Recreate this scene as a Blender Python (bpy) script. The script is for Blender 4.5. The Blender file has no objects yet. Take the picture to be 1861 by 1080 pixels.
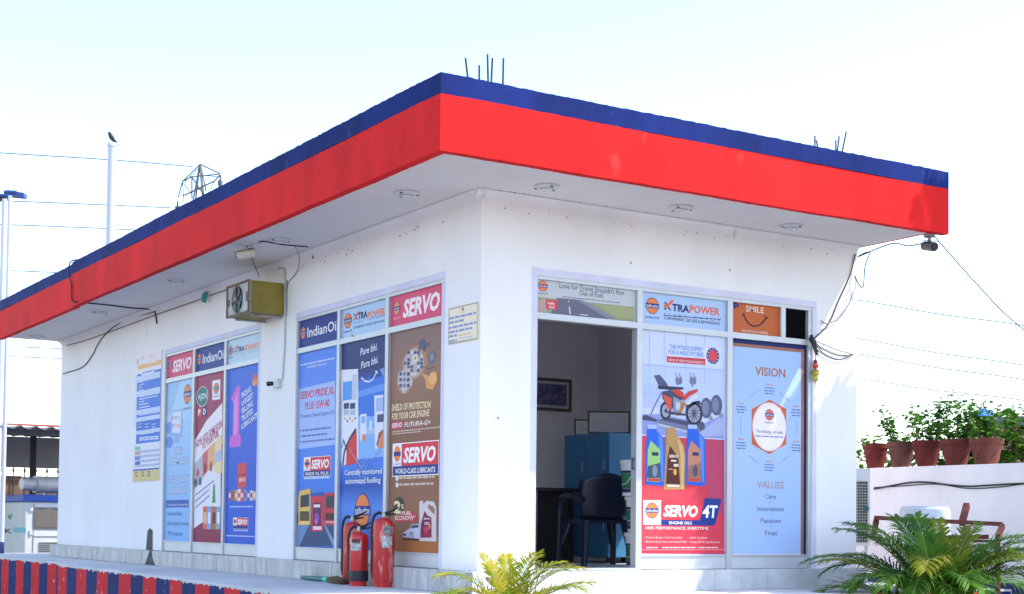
import bpy, math, random
from mathutils import Vector, Matrix
R = random.Random(7)
scn = bpy.context.scene
col = scn.collection
# ------------------------------------------------------------------ camera, sky, sun, exposure
CAM = Vector((-6.097, -10.2012, 0.3927))
YAW, PITCH, ROLL, FPX, PPX, PPY = 0.5613, 0.0384, 0.0109, 2671.5875, 930.5, 848.3885
fw = Vector((math.sin(YAW)*math.cos(PITCH), math.cos(YAW)*math.cos(PITCH), math.sin(PITCH)))
r0 = Vector((math.cos(YAW), -math.sin(YAW), 0)); u0 = r0.cross(fw)
rr = math.cos(ROLL)*r0 + math.sin(ROLL)*u0
uu = -math.sin(ROLL)*r0 + math.cos(ROLL)*u0
cd = bpy.data.cameras.new('camera'); cam = bpy.data.objects.new('camera', cd); col.objects.link(cam)
cd.sensor_width = 36; cd.lens = FPX/1861*36; cd.shift_y = (PPY-540)/1861; cd.clip_start = .05; cd.clip_end = 3000
M = Matrix((rr, uu, -fw)).transposed().to_4x4(); M.translation = CAM
cam.matrix_world = M
scn.camera = cam
SUN = Vector((1.476, -1.066, 2.27)).normalized()
w = bpy.data.worlds.new('World'); scn.world = w; w.use_nodes = True
nt = w.node_tree; bg = nt.nodes['Background']
sky = nt.nodes.new('ShaderNodeTexSky'); sky.sky_type = 'NISHITA'; sky.sun_disc = False
sky.sun_elevation = math.asin(SUN.z); sky.sun_rotation = math.atan2(SUN.x, SUN.y)
sky.air_density = 1.0; sky.dust_density = .7; sky.ozone_density = 0.0; sky.altitude = 200
nt.links.new(sky.outputs[0], bg.inputs[0]); bg.inputs[1].default_value = 0.15
sl = bpy.data.lights.new('sun', 'SUN'); sl.energy = 2.0; sl.angle = math.radians(.5); sl.color = (1, .96, .9)
so = bpy.data.objects.new('sun', sl); col.objects.link(so); so.location = (20, -15, 30)
so.rotation_euler = (-SUN).to_track_quat('-Z', 'Y').to_euler()
vs = scn.view_settings; vs.view_transform = 'Standard'; vs.look = 'None'; vs.gamma = 1; vs.use_curve_mapping = False
vs.exposure = 1.66
scn.render.resolution_x = 1024; scn.render.resolution_y = 594

# ------------------------------------------------------------------ photo pixel -> place
def ray(px, py): return fw + rr*((px-PPX)/FPX) - uu*((py-PPY)/FPX)
def onx(px, py, x): d = ray(px, py); return CAM + d*((x-CAM.x)/d.x)
def ony(px, py, y): d = ray(px, py); return CAM + d*((y-CAM.y)/d.y)
def onz(px, py, z): d = ray(px, py); return CAM + d*((z-CAM.z)/d.z)
def atd(px, py, dep): return CAM + ray(px, py)*dep

# ------------------------------------------------------------------ materials
def lin(c):
    if isinstance(c, str): c = tuple(int(c[i:i+2], 16)/255 for i in (0, 2, 4))
    return tuple((v/12.92 if v <= .04045 else ((v+.055)/1.055)**2.4) for v in c)
MATS = {}
def mat(name, rgb, rough=.6, metal=0, var=0, vscale=3, bump=0, bscale=60, rgb2=None, thr=None, stretch=(1, 1, 1), trans=0, coat=0, spec=.5):
    """plain principled material; var = blotchy value noise; rgb2/thr = worn patches of a second colour"""
    if name in MATS: return MATS[name]
    m = bpy.data.materials.new(name); m.use_nodes = True; n = m.node_tree.nodes; L = m.node_tree.links
    b = n['Principled BSDF']; rgb = tuple(rgb)
    b.inputs['Base Color'].default_value = (*rgb, 1); b.inputs['Roughness'].default_value = rough; b.inputs['Metallic'].default_value = metal
    b.inputs['Specular IOR Level'].default_value = spec
    if coat: b.inputs['Coat Weight'].default_value = coat
    if trans: b.inputs['Transmission Weight'].default_value = trans
    if var or bump or rgb2:
        tc = n.new('ShaderNodeTexCoord'); mp = n.new('ShaderNodeMapping'); mp.inputs['Scale'].default_value = stretch
        L.new(tc.outputs['Object'], mp.inputs[0])
        src = None
        if var:
            nz = n.new('ShaderNodeTexNoise'); nz.inputs['Scale'].default_value = vscale; nz.inputs['Detail'].default_value = 6; nz.inputs['Roughness'].default_value = .62
            L.new(mp.outputs[0], nz.inputs['Vector'])
            cr = n.new('ShaderNodeValToRGB')
            cr.color_ramp.elements[0].position = .3; cr.color_ramp.elements[1].position = .7
            cr.color_ramp.elements[0].color = (*[max(0, v*(1-var)) for v in rgb], 1)
            cr.color_ramp.elements[1].color = (*[min(1, v*(1+var*.6)) for v in rgb], 1)
            L.new(nz.outputs[0], cr.inputs[0]); src = cr.outputs[0]
        if rgb2:
            n2 = n.new('ShaderNodeTexNoise'); n2.inputs['Scale'].default_value = vscale*2.3; n2.inputs['Detail'].default_value = 9; n2.inputs['Roughness'].default_value = .7
            L.new(mp.outputs[0], n2.inputs['Vector'])
            c2 = n.new('ShaderNodeValToRGB'); t = thr or .62
            c2.color_ramp.elements[0].position = t; c2.color_ramp.elements[1].position = min(1, t+.05)
            L.new(n2.outputs[0], c2.inputs[0])
            mx = n.new('ShaderNodeMix'); mx.data_type = 'RGBA'
            L.new(c2.outputs[0], mx.inputs['Factor'])
            if src: L.new(src, mx.inputs['A'])
            else: mx.inputs['A'].default_value = (*rgb, 1)
            mx.inputs['B'].default_value = (*rgb2, 1); src = mx.outputs['Result']
        if src: L.new(src, b.inputs['Base Color'])
        if bump:
            nb = n.new('ShaderNodeTexNoise'); nb.inputs['Scale'].default_value = bscale; nb.inputs['Detail'].default_value = 5
            L.new(mp.outputs[0], nb.inputs['Vector'])
            bp = n.new('ShaderNodeBump'); bp.inputs['Strength'].default_value = bump; bp.inputs['Distance'].default_value = .01
            L.new(nb.outputs[0], bp.inputs['Height']); L.new(bp.outputs[0], b.inputs['Normal'])
    MATS[name] = m; return m
def pm(hexc, k=.86):
    """a printing ink, colour given as it reads on the poster"""
    nm = 'ink_'+hexc
    return mat(nm, tuple(min(.95, v*k*q) for v, q in zip(lin(hexc), (1.14, 1.0, .95))), .5, spec=.15)
def grad(name, stops, axis=2, rough=.4):
    """printed colour gradient along an axis of the sheet's own bounding box"""
    if name in MATS: return MATS[name]
    m = bpy.data.materials.new(name); m.use_nodes = True; n = m.node_tree.nodes; L = m.node_tree.links
    b = n['Principled BSDF']; b.inputs['Roughness'].default_value = .5; b.inputs['Specular IOR Level'].default_value = .15
    tc = n.new('ShaderNodeTexCoord'); sp = n.new('ShaderNodeSeparateXYZ'); L.new(tc.outputs['Generated'], sp.inputs[0])
    cr = n.new('ShaderNodeValToRGB'); e = cr.color_ramp.elements
    for i, (p, c) in enumerate(stops):
        el = e[i] if i < 2 else e.new(p)
        el.position = p; el.color = (*[min(.95, v*.86*q) for v, q in zip(lin(c), (1.14, 1.0, .95))], 1)
    L.new(sp.outputs[axis], cr.inputs[0]); L.new(cr.outputs[0], b.inputs['Base Color'])
    MATS[name] = m; return m
def leafmat(name, c1, c2, scale=3):
    if name in MATS: return MATS[name]
    m = bpy.data.materials.new(name); m.use_nodes = True; n = m.node_tree.nodes; L = m.node_tree.links
    b = n['Principled BSDF']; b.inputs['Roughness'].default_value = .55; b.inputs['Specular IOR Level'].default_value = .2
    tc = n.new('ShaderNodeTexCoord'); nz = n.new('ShaderNodeTexNoise'); nz.inputs['Scale'].default_value = scale; nz.inputs['Detail'].default_value = 3
    L.new(tc.outputs['Object'], nz.inputs['Vector'])
    cr = n.new('ShaderNodeValToRGB'); cr.color_ramp.elements[0].position = .35; cr.color_ramp.elements[1].position = .65
    cr.color_ramp.elements[0].color = (*c1, 1); cr.color_ramp.elements[1].color = (*c2, 1)
    L.new(nz.outputs[0], cr.inputs[0]); L.new(cr.outputs[0], b.inputs['Base Color'])
    tr = n.new('ShaderNodeBsdfTranslucent'); L.new(cr.outputs[0], tr.inputs['Color'])
    ms = n.new('ShaderNodeMixShader'); ms.inputs[0].default_value = .25
    L.new(b.outputs[0], ms.inputs[1]); L.new(tr.outputs[0], ms.inputs[2]); L.new(ms.outputs[0], n['Material Output'].inputs[0])
    MATS[name] = m; return m

# ------------------------------------------------------------------ mesh helpers
WM = {}
class MB:
    def __init__(s): s.v = []; s.f = []; s.mi = []; s.mats = []
    def m(s, mt):
        if mt not in s.mats: s.mats.append(mt)
        return s.mats.index(mt)
    def face(s, pts, mt=None):
        k = len(s.v); s.v += [Vector(p) for p in pts]; s.f.append(tuple(range(k, k+len(pts)))); s.mi.append(s.m(mt) if mt else 0)
    def raw(s, v, f, mt=None):
        k = len(s.v); s.v += [Vector(p) for p in v]; s.f += [tuple(i+k for i in q) for q in f]; s.mi += [s.m(mt) if mt else 0]*len(f)
    def box(s, x0, x1, y0, y1, z0, z1, mt=None):
        v = [(x0,y0,z0),(x1,y0,z0),(x1,y1,z0),(x0,y1,z0),(x0,y0,z1),(x1,y0,z1),(x1,y1,z1),(x0,y1,z1)]
        s.raw(v, [(0,3,2,1),(4,5,6,7),(0,1,5,4),(1,2,6,5),(2,3,7,6),(3,0,4,7)], mt); return s
    def bevbox(s, x0, x1, y0, y1, z0, z1, b, mt=None):
        import bmesh
        bm = bmesh.new(); bmesh.ops.create_cube(bm, size=1)
        for vv in bm.verts: vv.co = Vector(((x0+x1)/2+vv.co.x*(x1-x0), (y0+y1)/2+vv.co.y*(y1-y0), (z0+z1)/2+vv.co.z*(z1-z0)))
        bmesh.ops.bevel(bm, geom=bm.edges[:], offset=b, segments=2, profile=.5, affect='EDGES')
        bm.verts.index_update(); s.raw([vv.co.copy() for vv in bm.verts], [tuple(x.index for x in f.verts) for f in bm.faces], mt); bm.free(); return s
    def cyl(s, p0, p1, ra, rb=None, n=16, mt=None, caps=True):
        p0 = Vector(p0); p1 = Vector(p1); rb = ra if rb is None else rb
        d = (p1-p0).normalized(); a = d.orthogonal().normalized(); b = d.cross(a)
        v = []
        for p, rad in ((p0, ra), (p1, rb)):
            for i in range(n): t = 2*math.pi*i/n; v.append(p+(a*math.cos(t)+b*math.sin(t))*rad)
        f = [(i, (i+1) % n, n+(i+1) % n, n+i) for i in range(n)]
        if caps: f += [tuple(range(n-1, -1, -1)), tuple(range(n, 2*n))]
        s.raw(v, f, mt); return s
    def tube(s, pts, rad, n=6, mt=None, flat=None):
        pts = [Vector(p) for p in pts]; rads = rad if isinstance(rad, (list, tuple)) else [rad]*len(pts)
        v = []; f = []; a = None
        for i, p in enumerate(pts):
            d = (pts[min(i+1, len(pts)-1)]-pts[max(i-1, 0)]).normalized()
            if a is None: a = d.orthogonal().normalized()
            a = (a-d*a.dot(d)); a = a.normalized() if a.length > 1e-6 else d.orthogonal().normalized()
            b = d.cross(a)
            for k in range(n): t = 2*math.pi*k/n; v.append(p+(a*math.cos(t)+b*math.sin(t))*rads[i])
        for i in range(len(pts)-1):
            for k in range(n): f.append((i*n+k, i*n+(k+1) % n, (i+1)*n+(k+1) % n, (i+1)*n+k))
        f += [tuple(range(n-1, -1, -1)), tuple(range((len(pts)-1)*n, len(pts)*n))]
        s.raw(v, f, mt); return s
    def lathe(s, prof, c, n=24, mt=None, axis=None):
        """prof = [(radius, height)...] about a vertical axis through c"""
        c = Vector(c); v = []; f = []
        for (rad, h) in prof:
            for k in range(n): t = 2*math.pi*k/n; v.append(c+Vector((rad*math.cos(t), rad*math.sin(t), h)))
        for i in range(len(prof)-1):
            for k in range(n): f.append((i*n+k, i*n+(k+1) % n, (i+1)*n+(k+1) % n, (i+1)*n+k))
        f += [tuple(range(n-1, -1, -1)), tuple(range((len(prof)-1)*n, len(prof)*n))]
        s.raw(v, f, mt); return s
    def prism(s, poly, ext, mt=None):
        """planar polygon (3D points) extruded by the vector ext"""
        ext = Vector(ext); k = len(poly); v = [Vector(p) for p in poly]; v += [p+ext for p in v]
        f = [tuple(range(k-1, -1, -1)), tuple(range(k, 2*k))]+[(i, (i+1) % k, k+(i+1) % k, k+i) for i in range(k)]
        s.raw(v, f, mt); return s
    def build(s, name, mt=None, parent=None, smooth=False, fix=True):
        me = bpy.data.meshes.new(name)
        inv = WM[parent].inverted() if parent is not None else None
        vv = [(inv @ p) if inv else p for p in s.v]
        origin = Vector((0, 0, 0))
        me.from_pydata([tuple(p) for p in vv], [], s.f)
        if fix:
            import bmesh
            bm = bmesh.new(); bm.from_mesh(me); bmesh.ops.recalc_face_normals(bm, faces=bm.faces); bm.to_mesh(me); bm.free()
        if s.mats:
            for x in s.mats: me.materials.append(x)
            me.polygons.foreach_set('material_index', s.mi)
        if mt: 
            me.materials.clear(); me.materials.append(mt)
        if smooth is True: me.polygons.foreach_set('use_smooth', [True]*len(me.polygons))
        elif smooth: me.shade_auto(smooth) if hasattr(me, 'shade_auto') else None
        me.update()
        o = bpy.data.objects.new(name, me); col.objects.link(o)
        WM[o] = WM[parent].copy() if parent is not None else Matrix()
        if parent is not None: o.parent = parent
        return o
    def smoothed(s, name, mt=None, parent=None, ang=40):
        o = s.build(name, mt, parent); me = o.data
        import bmesh
        bm = bmesh.new(); bm.from_mesh(me); bmesh.ops.remove_doubles(bm, verts=bm.verts, dist=1e-5)
        for e in bm.edges: e.smooth = (len(e.link_faces) == 2 and e.calc_face_angle(0) < math.radians(ang))
        for f in bm.faces: f.smooth = True
        bm.to_mesh(me); bm.free(); return o
def tag(o, label=None, cat=None, group=None, kind=None):
    if label: o['label'] = label
    if cat: o['category'] = cat
    if group: o['group'] = group
    if kind: o['kind'] = kind
    return o
def thing(name, label, cat, loc=(0, 0, 0), rz=0, group=None):
    o = bpy.data.objects.new(name, None); col.objects.link(o); o.empty_display_size = .1
    o.location = loc; o.rotation_euler = (0, 0, rz)
    WM[o] = Matrix.Translation(Vector(loc)) @ Matrix.Rotation(rz, 4, 'Z')
    return tag(o, label, cat, group)
def copy_thing(o, loc, rz=0, label=None, parent=None):
    c = o.copy(); col.objects.link(c)
    if parent is None:
        c.location = loc; c.rotation_euler = (0, 0, rz)
        if label: c['label'] = label
    else: c.parent = parent
    for ch in [x for x in bpy.data.objects if x.parent == o]: copy_thing(ch, None, parent=c)
    return c
def curve(pts, n=8):
    """Catmull-Rom through points"""
    P = [Vector(p) for p in pts]; P = [P[0]*2-P[1]]+P+[P[-1]*2-P[-2]]; out = []
    for i in range(1, len(P)-2):
        for k in range(n):
            t = k/n; a, b, c, d = P[i-1], P[i], P[i+1], P[i+2]
            out.append(.5*((2*b)+(c-a)*t+(2*a-5*b+4*c-d)*t*t+(3*b-a-3*c+d)*t**3))
    return out+[P[-2]]
# ------------------------------------------------------------------ main materials
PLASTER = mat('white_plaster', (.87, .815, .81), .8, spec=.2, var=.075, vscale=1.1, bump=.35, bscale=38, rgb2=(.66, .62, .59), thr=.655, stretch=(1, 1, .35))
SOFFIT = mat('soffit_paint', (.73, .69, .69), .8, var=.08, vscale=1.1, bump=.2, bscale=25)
RED = mat('red_paint', (.74, .015, .015), .7, spec=.10, var=.26, vscale=1.3, bump=.3, bscale=16, rgb2=(.74, .040, .035), thr=.63, stretch=(1, 1, .45))
BLUE = mat('navy_paint', (.008, .022, .145), .7, spec=.10, var=.45, vscale=1.6, bump=.3, bscale=18, rgb2=(.04, .065, .22), thr=.61, stretch=(1, 1, .5))
ALU = mat('aluminium', (.50, .50, .52), .4, .2, var=.06, vscale=5)
ALU2 = mat('aluminium_panel', (.58, .58, .60), .42, .15, var=.08, vscale=3)
LILAC = mat('lilac_trim_paint', (.66, .63, .77), .7, var=.1, vscale=4)
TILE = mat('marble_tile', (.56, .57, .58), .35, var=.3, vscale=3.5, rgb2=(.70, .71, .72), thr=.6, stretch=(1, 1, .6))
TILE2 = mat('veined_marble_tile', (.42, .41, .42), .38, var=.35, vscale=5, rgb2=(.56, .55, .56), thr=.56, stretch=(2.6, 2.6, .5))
CONC = mat('painted_concrete', (.66, .64, .64), .8, var=.22, vscale=1.4, bump=.4, bscale=30, rgb2=(.46, .45, .44), thr=.66)
CONCG = mat('bare_concrete', (.30, .30, .30), .9, var=.3, vscale=6, bump=.7, bscale=40)
DARK = mat('black_plastic', (.012, .012, .014), .5)
BLACK = mat('black_cable', (.018, .018, .02), .6)
GREYC = mat('grey_cable', (.22, .22, .24), .6)
# ------------------------------------------------------------------ ground and platform
ASPH = mat('forecourt_concrete', (.20, .195, .19), .9, var=.2, vscale=.35, bump=.3, bscale=12)
g = MB(); g.face([(-1500, -1500, -.75), (1500, -1500, -.75), (1500, 1500, -.75), (-1500, 1500, -.75)])
tag(g.build('ground', ASPH), kind='structure')
plat = thing('raised_platform', 'white concrete platform round the office with red and navy striped edge', 'platform', (1, 3, -.75))
edgeR = [(-1.03, 8.62), (-1.115, 4.296), (-1.356, .436), (-1.45, -.95)]
edgeL = [(-1.0, 14.5), (-.95, 12.05), (-.81, 8.72)]
def slabpoly(pts, z0, z1): 
    m = MB(); m.prism([(x, y, z0) for x, y in pts], (0, 0, z1-z0)); return m
slabpoly(edgeR+[(5.3, -.95), (5.3, 8.62)], -.76, -.18).build('slab', CONC, plat)
slabpoly(edgeL+[(5.3, 8.72), (5.3, 14.5)], -.76, -.182).build('slab', CONC, plat)
m = MB(); m.box(-.80, 5.28, 8.621, 8.719, -.76, -.215); m.build('joint_filler', CONCG, plat)
m = MB(); m.prism([(-.93, 8.60, -.76), (-.83, 8.75, -.76), (-.72, 8.75, -.76), (-.75, 8.6, -.76)], (0, 0, .575)); m.build('joint_mortar', CONCG, plat)
SR = mat('worn_red_stripe', (.66, .02, .03), .7, spec=.15, var=.15, vscale=5, rgb2=(.75, .72, .72), thr=.62)
SB = mat('worn_navy_stripe', (.012, .026, .13), .7, spec=.15, var=.2, vscale=5, rgb2=(.60, .60, .62), thr=.64)
def stripes(edge, step, first):
    """ragged-topped painted bars on the platform's outer face"""
    pts = [Vector((x, y, 0)) for x, y in edge]; seg = []; tot = 0
    for a, b in zip(pts, pts[1:]): seg.append((tot, a, b)); tot += (b-a).length
    def at(s):
        for t0, a, b in reversed(seg):
            if s >= t0-1e-9:
                d = (b-a).normalized(); return a+d*min(s-t0, (b-a).length), Vector((d.y, -d.x, 0))
    k = 0; s = .015
    while s < tot-.03:
        e = min(s+step*R.uniform(.95, 1.05), tot-.01); n = 10; bot = []; top = []
        for i in range(n+1):
            p, nr = at(s+(e-s)*i/n)
            nr = nr if nr.x < 0 else -nr
            p = p+nr*.004
            jig = R.uniform(-.004, .004) if i in (0, n) else 0
            bot.append(Vector((p.x, p.y+jig, -.748))); top.append(Vector((p.x, p.y, -.18-.022-abs(R.gauss(0, .016)))))
        m = MB(); m.face(bot+top[::-1]); m.build('painted_stripe', SR if (k+first) % 2 == 0 else SB, plat, fix=False)
        s = e; k += 1
stripes(edgeL, .37, 1); stripes(edgeR, .45, 0)
fe = [(-1.45, -.95), (5.3, -.95)]
pts = []
for k in range(15):
    m = MB(); x0 = -1.44+k*.449; m.face([(x0, -.954, -.748), (x0+.44, -.954, -.748), (x0+.44, -.954, -.2), (x0, -.954, -.19)]); m.build('painted_stripe', SR if k % 2 else SB, plat, fix=False)
# ------------------------------------------------------------------ the office building
W, D, T = 4.2315, 12.52, .2
OX, OY, XE = .9935, 1.066, 4.31
ZS, ZF, ZL, ZT, ZH, ZD = 3.10, 3.060, 3.4763, 3.629, 2.461, 2.10
off = thing('fuel_station_office', 'white single-storey fuel station office with red and navy flat overhanging roof', 'building', (2, 6, -.18))
D0, D1, D2, D3 = .544, 1.625, 2.650, 3.655          # front shopfront: left jamb, two mullions, right jamb
W2A, W2B, W1A, W1B = 3.671, .641, 7.714, 4.663      # side windows, far and near jambs
def wallpiece(*a): m = MB(); m.box(*a); m.build('wall', PLASTER, off)
zb = -.17
wallpiece(T, D0, 0, T, zb, ZS+.3); wallpiece(D3, W, 0, T, zb, ZS+.3); wallpiece(D0, D3, 0, T, ZH, ZS+.3)
wallpiece(0, T, 0, W2B, zb, ZS+.3); wallpiece(0, T, W2A, W1B, zb, ZS+.3); wallpiece(0, T, W1A, D, zb, ZS+.3)
wallpiece(0, T, W2B, W2A, ZH, ZS+.3); wallpiece(0, T, W1B, W1A, ZH, ZS+.3)
wallpiece(W-T, W, T, .45, zb, ZS+.3); wallpiece(W-T, W, 1.75, D, zb, ZS+.3); wallpiece(W-T, W, .45, 1.75, zb, .6); wallpiece(W-T, W, .45, 1.75, 2.5, ZS+.3); wallpiece(T, W-T, D-T, D, zb, ZS+.3)  # gap in the unseen right wall, added to let light into the room
wallpiece(T, W-T, 4.0, 4.12, 0, ZS+.3)               # room partition
m = MB(); m.box(T, W-T, .0, D-T, -.17, -.002); m.build('floor_slab', mat('room_floor', (.58, .57, .56), .5, var=.2), off)
m = MB(); m.box(T, W-T, T, D-T, 2.98, 3.02); m.build('room_ceiling', mat('room_paint', (.86, .85, .84), .8), off)
# soffit, roof slab
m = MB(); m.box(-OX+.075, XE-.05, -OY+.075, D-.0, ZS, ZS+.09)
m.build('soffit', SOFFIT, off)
m = MB(); m.box(-OX+.08, XE-.06, -OY+.08, D-.02, ZS+.31, ZT-.06); m.build('roof_slab', CONCG, off)
# cove moulding where walls meet the soffit
def cove(a, b, nrm):
    a = Vector(a); b = Vector(b); nrm = Vector(nrm); m = MB(); n = 5; prof = []
    for i in range(n+1):
        t = math.pi/2*i/n; prof.append((.004+.075*(1-math.sin(t)), -.075*(1-math.cos(t)) - .004))
    poly = [a+nrm*(-.002)+Vector((0, 0, -.079)), a+nrm*(-.002)+Vector((0, 0, 0.002))]+[a+nrm*h+Vector((0, 0, v)) for h, v in prof]
    m.prism(poly, b-a); m.build('cove', PLASTER, off)
cove((-.06, 0, ZS), (W, 0, ZS), (0, -1, 0)); cove((0, -.06, ZS), (0, D, ZS), (-1, 0, 0))
# fascia: red and navy bands with hand-painted edges
def band(p0, p1, nrm, z0, z1, j0, j1, name, mt, th=.075, m0=0, m1=0, bulge=.004):
    """painted fascia strip from p0 to p1; m0/m1 = 1 mitres that end into the next face"""
    p0 = Vector(p0); p1 = Vector(p1); nrm = Vector(nrm); m = MB(); v = []; f = []; ph = R.uniform(0, 9); L = (p1-p0).length; d = (p1-p0)/L
    n = max(6, int(L*28))
    for i in range(n+1):
        t = i/n; s = t*L; p = p0+d*s; win = min(1, s/.25)*min(1, (L-s)/.25)
        a = z0+(j0*(math.sin(s*3.1+ph)+.6*math.sin(s*7.7+ph*2))*.5 + R.uniform(-.3, .3)*j0)*win
        b = z1+(j1[0]*math.sin(s*2.3+ph)*.5+R.uniform(-1, 1)*j1[1])*win
        q = p+nrm*(bulge*math.sin(s*1.3+ph)*win); w_ = p-nrm*th
        if i == 0 and m0: w_ = w_+d*th
        elif i == n and m1: w_ = w_-d*th
        elif m0 and s < th: w_ = w_+d*(th-s)
        elif m1 and L-s < th: w_ = w_-d*(th-(L-s))
        v += [(q.x, q.y, a), (q.x, q.y, b), (w_.x, w_.y, b), (w_.x, w_.y, a)]
    for i in range(n):
        k = i*4
        for e in range(4): f.append((k+e, k+4+e, k+4+(e+1) % 4, k+(e+1) % 4))
    f += [(0, 1, 2, 3), tuple(n*4+e for e in (3, 2, 1, 0))]
    m.raw(v, f); return m.build(name, mt, off)
YJ = 8.41
g_ = .0006
for (a, b, nr, c0) in [((-OX, -OY+g_, 0), (-OX, YJ, 0), (-1, 0, 0), 1), ((-OX+.035, YJ+.012, 0), (-OX+.035, D, 0), (-1, 0, 0), 0)]:
    band(a, b, nr, ZF, ZL-.002, .004, (.004, .002), 'red_band', RED, m0=c0)
    band(a, b, nr, ZL+.0, ZT, .003, (.004, .0035), 'navy_band', BLUE, th=.12, m0=c0)
band((-OX+g_, -OY, 0), (XE, -OY, 0), (0, -1, 0), ZF, ZL-.002, .004, (.004, .002), 'red_band', RED, m0=1)
band((-OX+g_, -OY, 0), (XE, -OY, 0), (0, -1, 0), ZL, ZT, .003, (.004, .0035), 'navy_band', BLUE, th=.12, m0=1)
band((XE-.002, -OY+.076, 0), (XE-.002, D, 0), (1, 0, 0), ZS+.004, ZL-.002, .0, (.004, .002), 'red_band', RED)
band((XE-.002, -OY+.1205, 0), (XE-.002, D, 0), (1, 0, 0), ZL, ZT, .003, (.004, .0035), 'navy_band', BLUE, th=.12)
# plinth of stone tiles, one piece each
def plinth(p0, p1, nrm, mt, tw=.31):
    p0 = Vector(p0); p1 = Vector(p1); nrm = Vector(nrm); L = (p1-p0).length; d = (p1-p0)/L; n = round(L/tw)
    pr = MB(); pr.prism([p0+Vector((0, 0, zb-.008)), p1+Vector((0, 0, zb-.008)), p1+nrm*.10+Vector((0, 0, zb-.008)), p0+nrm*.10+Vector((0, 0, zb-.008))], (0, 0, -zb-.004))
    base = pr.build('plinth', CONCG, off)
    for i in range(n):
        a = p0+d*(L*i/n+.0012); b = p0+d*(L*(i+1)/n-.0012); o_ = R.uniform(-.001, .001)
        t = MB(); z0 = -.178; z1 = -.0+R.uniform(-.002, .001); e = .112+o_
        t.prism([a+nrm*.10+Vector((0, 0, z0)), b+nrm*.10+Vector((0, 0, z0)), b+nrm*e+Vector((0, 0, z0)), a+nrm*e+Vector((0, 0, z0))], (0, 0, z1-z0))
        t.prism([a+Vector((0, 0, -.008)), b+Vector((0, 0, -.008)), b+nrm*.10+Vector((0, 0, -.008)), a+nrm*.10+Vector((0, 0, -.008))], (0, 0, z1+.008))
        t.build('tile', mt, base)
plinth((-.112, -.0, 0), (W+.02, -.0, 0), (0, -1, 0), TILE)
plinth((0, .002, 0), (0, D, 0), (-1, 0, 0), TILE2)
# broken-out gouge in the side wall beside the far window
gp = [(268, 965), (272, 960), (277, 964), (277, 1000), (281, 1022), (262, 1022), (268, 1000)]
m = MB(); pts = [onx(px, py, -.118) for px, py in gp]
pts = [Vector((-.004, onx(px, py, -.004).y, onx(px, py, -.004).z)) for px, py in gp[:4]]+[Vector((-.004, onx(277, 1000, 0).y-.05, -.0)), Vector((-.004, onx(268, 1000, 0).y+.05, 0))]
m.prism(pts, (.02, 0, 0)); yg0, yg1 = onx(281, 1022, -.118).y, onx(263, 1022, -.118).y; m.prism([(-.1165, yg0, -.178), (-.1165, yg1, -.178), (-.1165, yg1-.12, -.06), (-.1165, yg1-.16, .0), (-.1165, yg0+.14, 0), (-.1165, yg0+.10, -.09)], (.004, 0, 0)); m.prism([(-.116, yg1-.16, -.006), (-.116, yg0+.14, -.006), (-.002, yg0+.14, -.006), (-.002, yg1-.16, -.006)], (0, 0, .009)); m.build('wall_gouge', mat('broken_mortar', (.10, .10, .10), .95, var=.4, vscale=14, bump=1, bscale=50), off)
# ------------------------------------------------------------------ windows and shopfront: aluminium frames
FR = .035   # recess of the posters behind the wall face
def fx(a0, a1, b0, b1, d0, d1, side, mt=None, m=None):
    """box on a facade: a along the facade (to the viewer's right), b height, d depth into the wall"""
    m = m or MB()
    if side == 'F': m.box(a0, a1, d0, d1, b0, b1, mt)
    else: m.box(d0, d1, -a1, -a0, b0, b1, mt)
    return m
def frame(side, a0, a1, mulls, upper=(), name='window', door=None, trans=(ZD, ZD+.052)):
    d0, d1 = .010, .085; jl = .016; jr = .045 if side == 'F' else .02
    m = MB()
    fx(a0, a0+jl, 0, ZH, d0, d1, side, m=m); fx(a1-jr, a1, 0, ZH, d0, d1, side, m=m)
    fx(a0+jl, a1-jr, ZH-.03, ZH, d0, d1, side, m=m)
    root = m.build(name, ALU, off)
    segs = []; xs = [a0+jl]+[v for mu in mulls for v in (mu-.03, mu+.03)]+[a1-jr]
    for mu in mulls:
        m = MB(); fx(mu-.03, mu+.03, 0, trans[0], d0-.002, d1, side, m=m); fx(mu-.03, mu+.03, trans[1], ZH-.03, d0-.002, d1, side, m=m); m.build('mullion', ALU, root)
    for u in upper:
        m = MB(); fx(u-.028, u+.028, trans[1], ZH-.03, d0-.002, d1, side, m=m); m.build('mullion', ALU, root)
    m = MB(); fx(a0+jl, a1-jr, trans[0], trans[1], d0, d1, side, m=m); m.build('transom', ALU, root)
    for i in range(0, len(xs), 2):
        x0, x1 = xs[i], xs[i+1]
        if door is not None and i//2 == door:
            m = MB(); fx(x0, x1, 0.001, .018, .006, .12, side, m=m); m.build('threshold', ALU, root); continue
        m = MB(); fx(x0, x1, .004, .112, d0+.012, d1-.01, side, m=m); m.build('kick_panel', ALU2, root)
        m = MB(); fx(x0, x1, .113, .13, d0+.003, d1, side, m=m); m.build('bottom_rail', ALU, root)
    return root, xs
def ay(px, b, plane, side):
    """facade coordinate a at photo column px and height b"""
    if side == 'F': A = Vector((0, plane, b)); B = Vector((1, 0, 0))
    else: A = Vector((plane, 0, b)); B = Vector((0, -1, 0))
    d = A-CAM; k = (px-PPX)/FPX
    return (d.dot(rr)-k*d.dot(fw))/(k*B.dot(fw)-B.dot(rr))
m21, m22 = ay(613.3, 2.1, 0, 'S'), ay(701.5, 2.1, 0, 'S')
m11, m12 = ay(350.5, 2.1, 0, 'S'), ay(407.6, 2.1, 0, 'S')
u3 = ay(1425, 2.3, 0, 'F')
fF, xF = frame('F', D0, D3, (D1, D2), (u3,), door=0)
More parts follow.
